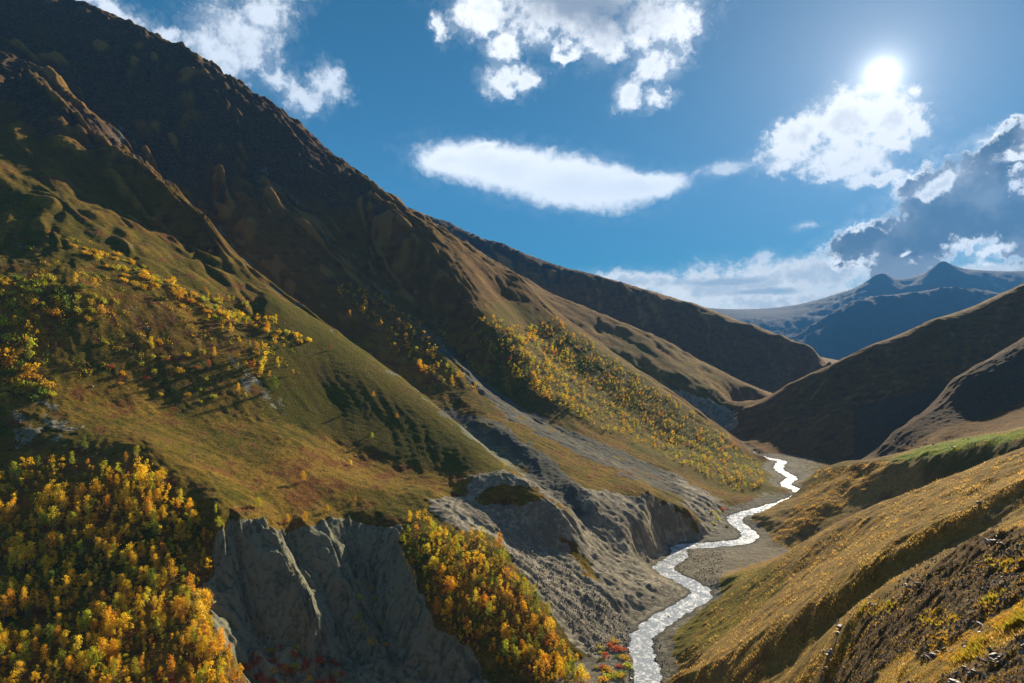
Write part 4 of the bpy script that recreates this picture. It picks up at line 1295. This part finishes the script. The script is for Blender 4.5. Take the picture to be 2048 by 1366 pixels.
# ------------------------------------------------------------------ shrubs
SHRUBS = []
for i in range(5):
    r = np.random.default_rng(700 + i)
    n = 230
    c = r.normal(0, 1, (9, 3)) * (1.0, 0.85, 0.3); c[:, 2] = np.abs(c[:, 2]) + 0.45
    k = r.integers(0, 9, n)
    p_ = c[k] + r.normal(0, 1, (n, 3)) * (0.5, 0.5, 0.3)
    p_[:, 2] = np.abs(p_[:, 2])
    a = r.normal(0, 1, (n, 3)); a /= np.linalg.norm(a, axis=1)[:, None]
    b = np.cross(a, r.normal(0, 1, (n, 3))); b /= np.linalg.norm(b, axis=1)[:, None]
    s1 = r.uniform(0.14, 0.34, (n, 1))
    q = np.stack([p_ - a * s1, p_ - b * s1 * .7, p_ + a * s1, p_ + b * s1 * .7], 1)
    stems, sf = [], []
    for t in range(6):
        e = c[t]
        cc, ff = tube([(0, 0, -0.3), (e[0] * .5, e[1] * .5, e[2] * .45), tuple(e)], [0.07, 0.05, 0.02], 4)
        sf += [tuple(x + len(stems) for x in f) for f in ff]
        stems += cc
    SHRUBS.append((quads_mesh('foliage', q.reshape(-1, 3), np.arange(n * 4).reshape(n, 4), MAT_LEAF), quads_mesh('stems', stems, sf, MAT_BARK, True)))
SHRUB_BEDS = [  # polygon, n, spacing, scale, colours, label tail, group
    ([(0, 560), (120, 560), (240, 610), (180, 640), (60, 640), (60, 720), (120, 800), (0, 800)], 60, 6, (1.2, 2.6), [('amber', 4), ('yellow green', 5), ('green', 3)], 'bush on the leafy slope below the stony patch', 'bushes on the leafy left slope'),
    ([(120, 490), (240, 510), (330, 560), (420, 600), (500, 640), (640, 690), (600, 690), (460, 660), (330, 600), (200, 540)], 60, 6, (1.0, 2.3), [('amber', 5), ('golden yellow', 3), ('yellow green', 4)], 'bush on the upper slope under the ridge',
     'bushes under the ridge'),
    ([(230, 670), (400, 700), (460, 780), (420, 820), (250, 780), (180, 720)], 22, 8, (0.8, 1.6), [('yellow green', 4), ('amber', 2), ('rust red', 1)], 'bush on the open slope left of the stony chute', 'bushes on the open slope'),
    ([(485, 1310), (560, 1290), (620, 1300), (690, 1340), (690, 1380), (490, 1380)], 34, 2.0, (0.7, 1.5), [('rust red', 6), ('amber', 1), ('yellow green', 0.5)], 'bush at the foot of the grey scarp', 'bushes at the foot of the scarp'),
    ([(1190, 1300), (1230, 1280), (1262, 1300), (1275, 1366), (1180, 1370)], 26, 2.5, (0.7, 1.6), [('yellow green', 4), ('amber', 3), ('rust red', 2), ('green', 2)], 'bush on the left river bank below the scree', 'bushes on the left river bank'),
    ([(700, 1150), (760, 1180), (790, 1300), (720, 1310)], 9, 4, (0.6, 1.2), [('amber', 1), ('yellow green', 1)], 'bush clinging to the grey scarp', 'bushes on the grey scarp'),
    ([(1420, 1010), (1480, 1020), (1490, 1055), (1430, 1060)], 14, 4, (0.9, 1.8), [('yellow green', 3), ('rust red', 2), ('green', 1)], 'bush on the gravel point at the river bend', 'bushes at the river bend'),
]


def slope_tilt(i, j):
    """Low bushes lean out from the slope they grow on."""
    v = Vector((-gx[i, j] * 0.8, -gy[i, j] * 0.8, 1)).normalized()
    q = v.to_track_quat('Z', 'Y')
    from mathutils import Quaternion
    return (q @ Quaternion((0, 0, 1), random.uniform(0, 6.28))).to_euler()


for poly, n, sp, (s0, s1_), mx, tail, grp in SHRUB_BEDS:
    for (u, v, x, y, z, i, j) in scatter(poly, n, sp):
        if DR[i, j] < 11:
            continue
        s = random.uniform(s0, s1_)
        c = choose(random, mx)
        k = random.randrange(5)
        plant('shrub', k, [('foliage', SHRUBS[k][0]), ('stems', SHRUBS[k][1])], (x, y, z), (s * random.uniform(0.85, 1.2), s, s * random.uniform(0.9, 1.4)), slope_tilt(i, j), c,
              ('large ' if s > (s0 + s1_) / 2 else 'small ') + c + ' ' + tail, 'shrub', grp)
# low growth that nobody could count
under = Mass()


def undergrowth(poly, n, size, mx, cards=22, dens=None, sp=1.2):
    for (u, v, x, y, z, i, j) in scatter(poly, n, sp, weight=dens, tries=4):
        if bare[i, j] > 0.4 or perlin(np.array([x / 22]), np.array([y / 22]), 5)[0] < -0.08 - 0.3 * (dens is not None):
            continue
        s = random.uniform(*size)
        r = rng
        p_ = r.normal(0, 1, (cards, 3)) * (s * 0.85, s * 0.85, s * 0.6); p_[:, 2] = np.abs(p_[:, 2]) + 0.1
        a = r.normal(0, 1, (cards, 3)); a /= np.linalg.norm(a, axis=1)[:, None]
        b = np.cross(a, r.normal(0, 1, (cards, 3))); b /= np.linalg.norm(b, axis=1)[:, None]
        w1 = s * r.uniform(0.2, 0.42, (cards, 1))
        p_[:, 2] += p_[:, 0] * gx[i, j] + p_[:, 1] * gy[i, j]
        under.add(np.stack([p_ - a * w1, p_ - b * w1 * .7, p_ + a * w1, p_ + b * w1 * .7], 1) + np.array((x, y, z)), LEAF[choose(random, mx)])


undergrowth(WOODS[0][0], 1000, (0.6, 1.4), [('yellow green', 4), ('green', 3), ('amber', 4), ('rust red', 0.6)], 24)
undergrowth(WOODS[1][0], 500, (0.7, 1.4), [('yellow green', 4), ('green', 3), ('amber', 5)], 24)
undergrowth([(0, 470), (160, 480), (330, 550), (480, 620), (600, 680), (600, 760), (480, 800), (300, 740), (120, 780), (0, 820)], 430, (0.7, 2.0), [('yellow green', 5), ('green', 3), ('amber', 5), ('rust red', 0.4)], 18)
undergrowth(WOODS[4][0], 250, (1, 2.2), [('yellow green', 4), ('green', 5), ('amber', 3)], 14)
undergrowth(WOODS[5][0], 800, (1, 2.2), [('yellow green', 5), ('green', 5), ('amber', 3)], 14)
undergrowth([(1180, 1290), (1262, 1290), (1275, 1366), (1150, 1366)], 120, (0.4, 1.1), [('yellow green', 3), ('rust red', 2), ('amber', 2)], 18)
undergrowth([(480, 1280), (690, 1300), (700, 1380), (480, 1380)], 160, (0.4, 1.0), [('rust red', 4), ('amber', 1)], 18)
under.build('undergrowth', 'low autumn bushes and bilberry scrub carpeting the slopes under the trees', 'undergrowth')
print('shrubs', round(time.time() - T0, 1))


# ------------------------------------------------------------------ grass of the near hillside
def grass_material():
    return MAT_LEAFS


tuft = Mass()


def tufts(poly, n, hgt, cols, blades=4, y0=0, y1=700):
    us = [p[0] for p in poly]; vv = [p[1] for p in poly]
    U = np.random.default_rng(n).uniform(min(us), max(us), n * 2)
    V = np.random.default_rng(n + 1).uniform(min(vv), max(vv), n * 2)
    ok = inpoly(U, V, poly)
    U, V = U[ok][:n], V[ok][:n]
    base = []
    for u, v in zip(U, V):
        p = locate(u, v)
        if p and y0 < p[1] < y1 and (region[p[3], p[4]] in (1, 9)) and max(bare[p[3], p[4]], z_broken[p[3], p[4]] * 0.7, z_stony[p[3], p[4]]) < random.random():
            base.append(p[:3])
    b = np.array(base)
    m = len(b)
    if not m:
        return
    r = rng
    k = blades
    B = np.repeat(b, k, 0)
    far_ = np.repeat(np.clip(b[:, 1] / 160, 0.55, 2.2), k)
    h = r.uniform(*hgt, m * k) * far_
    pn = perlin(b[:, 0] / 9, b[:, 1] / 9, 7) + 0.6 * perlin(b[:, 0] / 2.5, b[:, 1] / 2.5, 8)
    cc = np.array(cols)[np.clip(((pn * 0.75 + 0.5) * len(cols) + r.normal(0, 0.6, m)).astype(int), 0, len(cols) - 1)]
    h = h * np.repeat(np.clip(1.0 + 0.9 * pn, 0.35, 1.6), k)
    a = r.uniform(0, 6.283, m * k)
    off = np.stack([np.cos(a), np.sin(a), 0 * a], 1) * (r.uniform(0, 0.35, m * k) * far_)[:, None]
    side = np.stack([-np.sin(a + 0.6), np.cos(a + 0.6), 0 * a], 1) * (h * r.uniform(0.10, 0.2, m * k))[:, None]
    lean = np.stack([np.cos(a) * 0.45 - 0.25, np.sin(a) * 0.45, np.ones(m * k)], 1) * h[:, None]
    B = B + off - np.array([0, 0, 0.06])
    tri = np.stack([B - side, B + side, B + lean], 1)
    c = np.ones((m * k, 3, 4)); c[:, :, :3] = (np.repeat(cc, k, 0) * r.uniform(0.75, 1.2, (m * k, 1)))[:, None]
    tuft.q.append(tri); tuft.c.append(c)


STRAW = [(0.22, 0.165, 0.028), (0.30, 0.185, 0.04), (0.39, 0.245, 0.058), (0.44, 0.285, 0.072), (0.48, 0.315, 0.085)]
RIBS = [(1300, 1400), (1400, 1250), (1480, 1140), (1600, 1080), (1750, 1010), (1900, 950), (2060, 890), (2060, 1420)]
tufts(RIBS, 34000, (0.16, 0.36), STRAW, 3)
tufts([(1765, 921), (1850, 894), (1960, 870), (2060, 859), (2060, 874), (1900, 905), (1800, 921)], 5000, (0.14, 0.3), [(0.20, 0.26, 0.03), (0.28, 0.32, 0.04), (0.33, 0.30, 0.05)], 3, 0, 860)
tufts([(1540, 1090), (1640, 935), (1780, 923), (1760, 960), (1650, 1040)], 9000, (0.22, 0.42), STRAW, 3, 0, 860)
tufts([(1640, 1366), (1700, 1240), (1850, 1150), (2060, 1060), (2060, 1400), (1650, 1400)], 9000, (0.16, 0.42), [(0.30, 0.19, 0.045), (0.24, 0.165, 0.03), (0.17, 0.14, 0.022), (0.26, 0.15, 0.03)], 4, 0, 125)
# thick yellow grass on the ledges
for cx, cy, rx, ry, n in [(1915, 1290, 60, 34, 700), (2010, 1220, 50, 40, 600), (1880, 1235, 40, 20, 300), (1760, 1215, 60, 16, 300), (2020, 1130, 40, 16, 200)]:
    tufts([(cx + rx * math.cos(t), cy + ry * math.sin(t)) for t in np.linspace(0, 6.1, 12)], n, (0.3, 0.65), [(0.45, 0.26, 0.035), (0.36, 0.25, 0.03), (0.26, 0.22, 0.025)], 9, 0, 125)
g_ob = tuft.build('grass', 'dry straw coloured grass tufts on the near hillside', 'grass', k=3)
print('grass', sum(len(q) for q in tuft.q), round(time.time() - T0, 1))


# ------------------------------------------------------------------ stones
def stone_material():
    m = bpy.data.materials.new('shale_stone')
    m.use_nodes = True
    g = NT(m.node_tree)
    pos = g.n('ShaderNodeNewGeometry').outputs['Position']
    n1 = g.noise(pos, 1.4, 5, 0.65)
    n2 = g.noise(pos, 0.12, 3, 0.6)
    col = g.mix(g.mr(n1.outputs[0], 0.3, 0.7), (0.085, 0.072, 0.06), (0.21, 0.185, 0.16))
    col = g.mix(g.m('MULTIPLY', g.mr(n2.outputs[0], 0.45, 0.65), 0.6), col, (0.28, 0.25, 0.22))
    bump = g.n('ShaderNodeBump'); g.put(bump.inputs['Height'], n1.outputs[0]); g.put(bump.inputs['Strength'], 0.6); g.put(bump.inputs['Distance'], 0.15)
    b = g.n('ShaderNodeBsdfPrincipled')
    g.put(b.inputs['Base Color'], col)
    g.put(b.inputs['Roughness'], 0.62)
    g.put(b.inputs['Normal'], bump.outputs[0])
    o = g.n('ShaderNodeOutputMaterial')
    g.t.links.new(b.outputs[0], o.inputs[0])
    return m


MAT_STONE = stone_material()
import bmesh
ROCKS = []
for i in range(6):
    bm = bmesh.new()
    bmesh.ops.create_icosphere(bm, subdivisions=2, radius=1.0)
    r = random.Random(40 + i)
    planes = [(Vector((r.gauss(0, 1), r.gauss(0, 1), r.gauss(0, 1))).normalized(), r.uniform(0.45, 0.8)) for _ in range(9)]
    for v in bm.verts:
        for nrm, dd in planes:
            k = v.co.dot(nrm)
            if k > dd:
                v.co -= nrm * (k - dd)
        v.co += Vector((r.gauss(0, .03), r.gauss(0, .03), r.gauss(0, .03)))
        v.co.z *= 0.72
    me = bpy.data.meshes.new('boulder')
    bm.to_mesh(me); bm.free()
    me.materials.append(MAT_STONE)
    ROCKS.append(me)


def rock(u, v, size, label, group=None, name='boulder', flat_=1.0):
    p = locate(u, v)
    if p is None:
        return
    o = bpy.data.objects.new(name, random.choice(ROCKS))
    o.location = (p[0], p[1], p[2] + size * 0.12)
    o.scale = (size * random.uniform(0.8, 1.3), size * random.uniform(0.7, 1.1), size * random.uniform(0.6, 1.0) * flat_)
    o.rotation_euler = (random.gauss(0, .35), random.gauss(0, .35), random.uniform(0, 6.28))
    COL.objects.link(o)
    tag(o, label, 'rock', group)


rock(1337, 1237, 3.2, 'large dark boulder standing in the river')
rock(712, 913, 2.2, 'larger of two grey boulders on the golden fold of the terrace')
rock(724, 921, 1.3, 'smaller of two grey boulders on the golden fold of the terrace')
rock(185, 778, 1.6, 'single pale boulder above the grey stony patch on the left slope')
rock(1769, 960, 2.4, 'pale boulder in the shaded swale under the meadow bench')
rock(1960, 1010, 1.3, 'pale stone by the path on the straw coloured rib')
for _ in range(22):
    rock(random.uniform(1790, 1970), random.uniform(876, 896), random.uniform(0.8, 1.7), 'white stone scattered on the green meadow bench', 'white stones on the meadow')
for _ in range(26):
    t = random.random()
    rock(1268 + 30 * t + random.gauss(0, 14), 1366 - 110 * t + random.gauss(0, 6), random.uniform(0.5, 1.3), 'dark boulder along the edge of the near river reach', 'boulders along the near river')
RIM = [[(1640, 1366), (1653, 1312), (1692, 1248), (1760, 1203), (1850, 1152), (1905, 1116), (1960, 1088), (2048, 1066)], [(1790, 1366), (1797, 1346), (1850, 1313), (1920, 1290), (1980, 1242), (2048, 1206)],
       [(1900, 1366), (1960, 1330), (2048, 1290)]]
NAMES_RIM = [('grey shale stone along the sharp rim of the broken rock face', 'stones on the upper rock rim', 100, 0.75), ('grey shale stone along the ledge rim below the yellow grass', 'stones on the lower rock rim', 80, 0.42),
             ('grey shale stone on the outcrop at the lower right corner', 'stones on the corner outcrop', 60, 0.36)]
for line, (lab, grp, n, sz) in zip(RIM, NAMES_RIM):
    for _ in range(n // 10):
        k = random.randrange(len(line) - 1); t = random.random()
        cu, cv_ = line[k][0] + (line[k + 1][0] - line[k][0]) * t, line[k][1] + (line[k + 1][1] - line[k][1]) * t
        for _ in range(random.choice((2, 3, 5, 7, 9))):
            rock(cu + random.gauss(0, 7), cv_ + random.gauss(2, 6), sz * 0.25 + sz * 0.9 * random.random() ** 2.2, lab, grp, 'shale_stone', 0.8)
# loose stones nobody could count
OCT = np.array([(1, 0, 0), (0, 1, 0), (-1, 0, 0), (0, -1, 0), (0, 0, 0.75), (0, 0, -0.5)], float)
OF = np.array([(0, 1, 4), (1, 2, 4), (2, 3, 4), (3, 0, 4), (1, 0, 5), (2, 1, 5), (3, 2, 5), (0, 3, 5)])


def loose(name, label, beds):
    vs_, fs_ = [], []
    n0 = 0
    for poly, n, (a, b), test in beds:
        for (u, v, x, y, z, i, j) in scatter(poly, n, 0.3, tries=5):
            if not test(i, j):
                continue
            s = a + (b - a) * random.random() ** 2.5
            o = OCT * rng.uniform(0.6, 1.2, (6, 3)) * s
            c, sn = math.cos(x * 7), math.sin(x * 7)
            o = np.stack([o[:, 0] * c - o[:, 1] * sn, o[:, 0] * sn + o[:, 1] * c, o[:, 2]], 1)
            vs_.append(o + (x, y, z + 0.1 * s)); fs_.append(OF + n0); n0 += 6
    ob = link_mesh(name, np.concatenate(vs_), np.concatenate(fs_), 3, MAT_STONE, smooth=False)
    tag(ob, label, 'stones', None, 'stuff')
    return ob


loose('scree_stones', 'loose pale stones strewn over the scree and river gravel', [
    ([(940, 1060), (1000, 1080), (1160, 1140), (1262, 1258), (1262, 1310), (1185, 1310), (1040, 1135)], 2400, (0.25, 0.95), lambda i, j: bare[i, j] > 0.5),
    ([(1340, 1100), (1450, 1095), (1440, 1180), (1350, 1140)], 500, (0.3, 0.9), lambda i, j: bare[i, j] > 0.5),
    ([(1245, 1270), (1300, 1250), (1360, 1366), (1250, 1366)], 600, (0.25, 0.8), lambda i, j: bare[i, j] > 0.5),
    ([(460, 1060), (740, 1030), (830, 1200), (930, 1366), (500, 1366)], 1500, (0.15, 0.8), lambda i, j: z_scarp[i, j] > 0.5),
    ([(0, 430), (600, 500), (600, 840), (0, 900)], 1500, (0.35, 1.1), lambda i, j: bare[i, j] > 0.4),
    ([(1640, 1366), (1700, 1240), (1850, 1150), (2060, 1064), (2060, 1380)], 3200, (0.05, 0.3), lambda i, j: z_broken[i, j] > 0.3),
    ([(1640, 1260), (1800, 1140), (2060, 970), (2060, 1064), (1850, 1150), (1690, 1244)], 2600, (0.07, 0.4), lambda i, j: z_stony[i, j] > 0.2),
])
print('stones', round(time.time() - T0, 1))


# ------------------------------------------------------------------ the air between the near slopes and the far peaks
def haze():
    zmin, zmax = float(flat[:, 2].min()) - 1.5, float(flat[:, 2].max()) + 6
    x, y0, y1 = 29000.0, -700.0, 22600.0
    co = [(sx * x, yy, zz) for zz in (zmin, zmax) for yy in (y0, y1) for sx in (-1, 1)]
    fc = [(0, 2, 3, 1), (4, 5, 7, 6), (0, 1, 5, 4), (2, 6, 7, 3), (0, 4, 6, 2), (1, 3, 7, 5)]
    m = bpy.data.materials.new('haze')
    m.use_nodes = True
    g = NT(m.node_tree)
    v = g.n('ShaderNodeVolumePrincipled')
    v.inputs['Color'].default_value = (0.12, 0.42, 1.0, 1)
    v.inputs['Density'].default_value = 3.5e-5
    v.inputs['Anisotropy'].default_value = 0.0
    o = g.n('ShaderNodeOutputMaterial')
    g.t.links.new(v.outputs[0], o.inputs['Volume'])
    ob = link_mesh('haze', np.array(co), np.array(fc), 4, m, smooth=False)
    ob['kind'] = 'stuff'
    ob['label'] = 'thin blue haze filling the valley air'
    ob['category'] = 'haze'


haze()
print('done', round(time.time() - T0, 1))
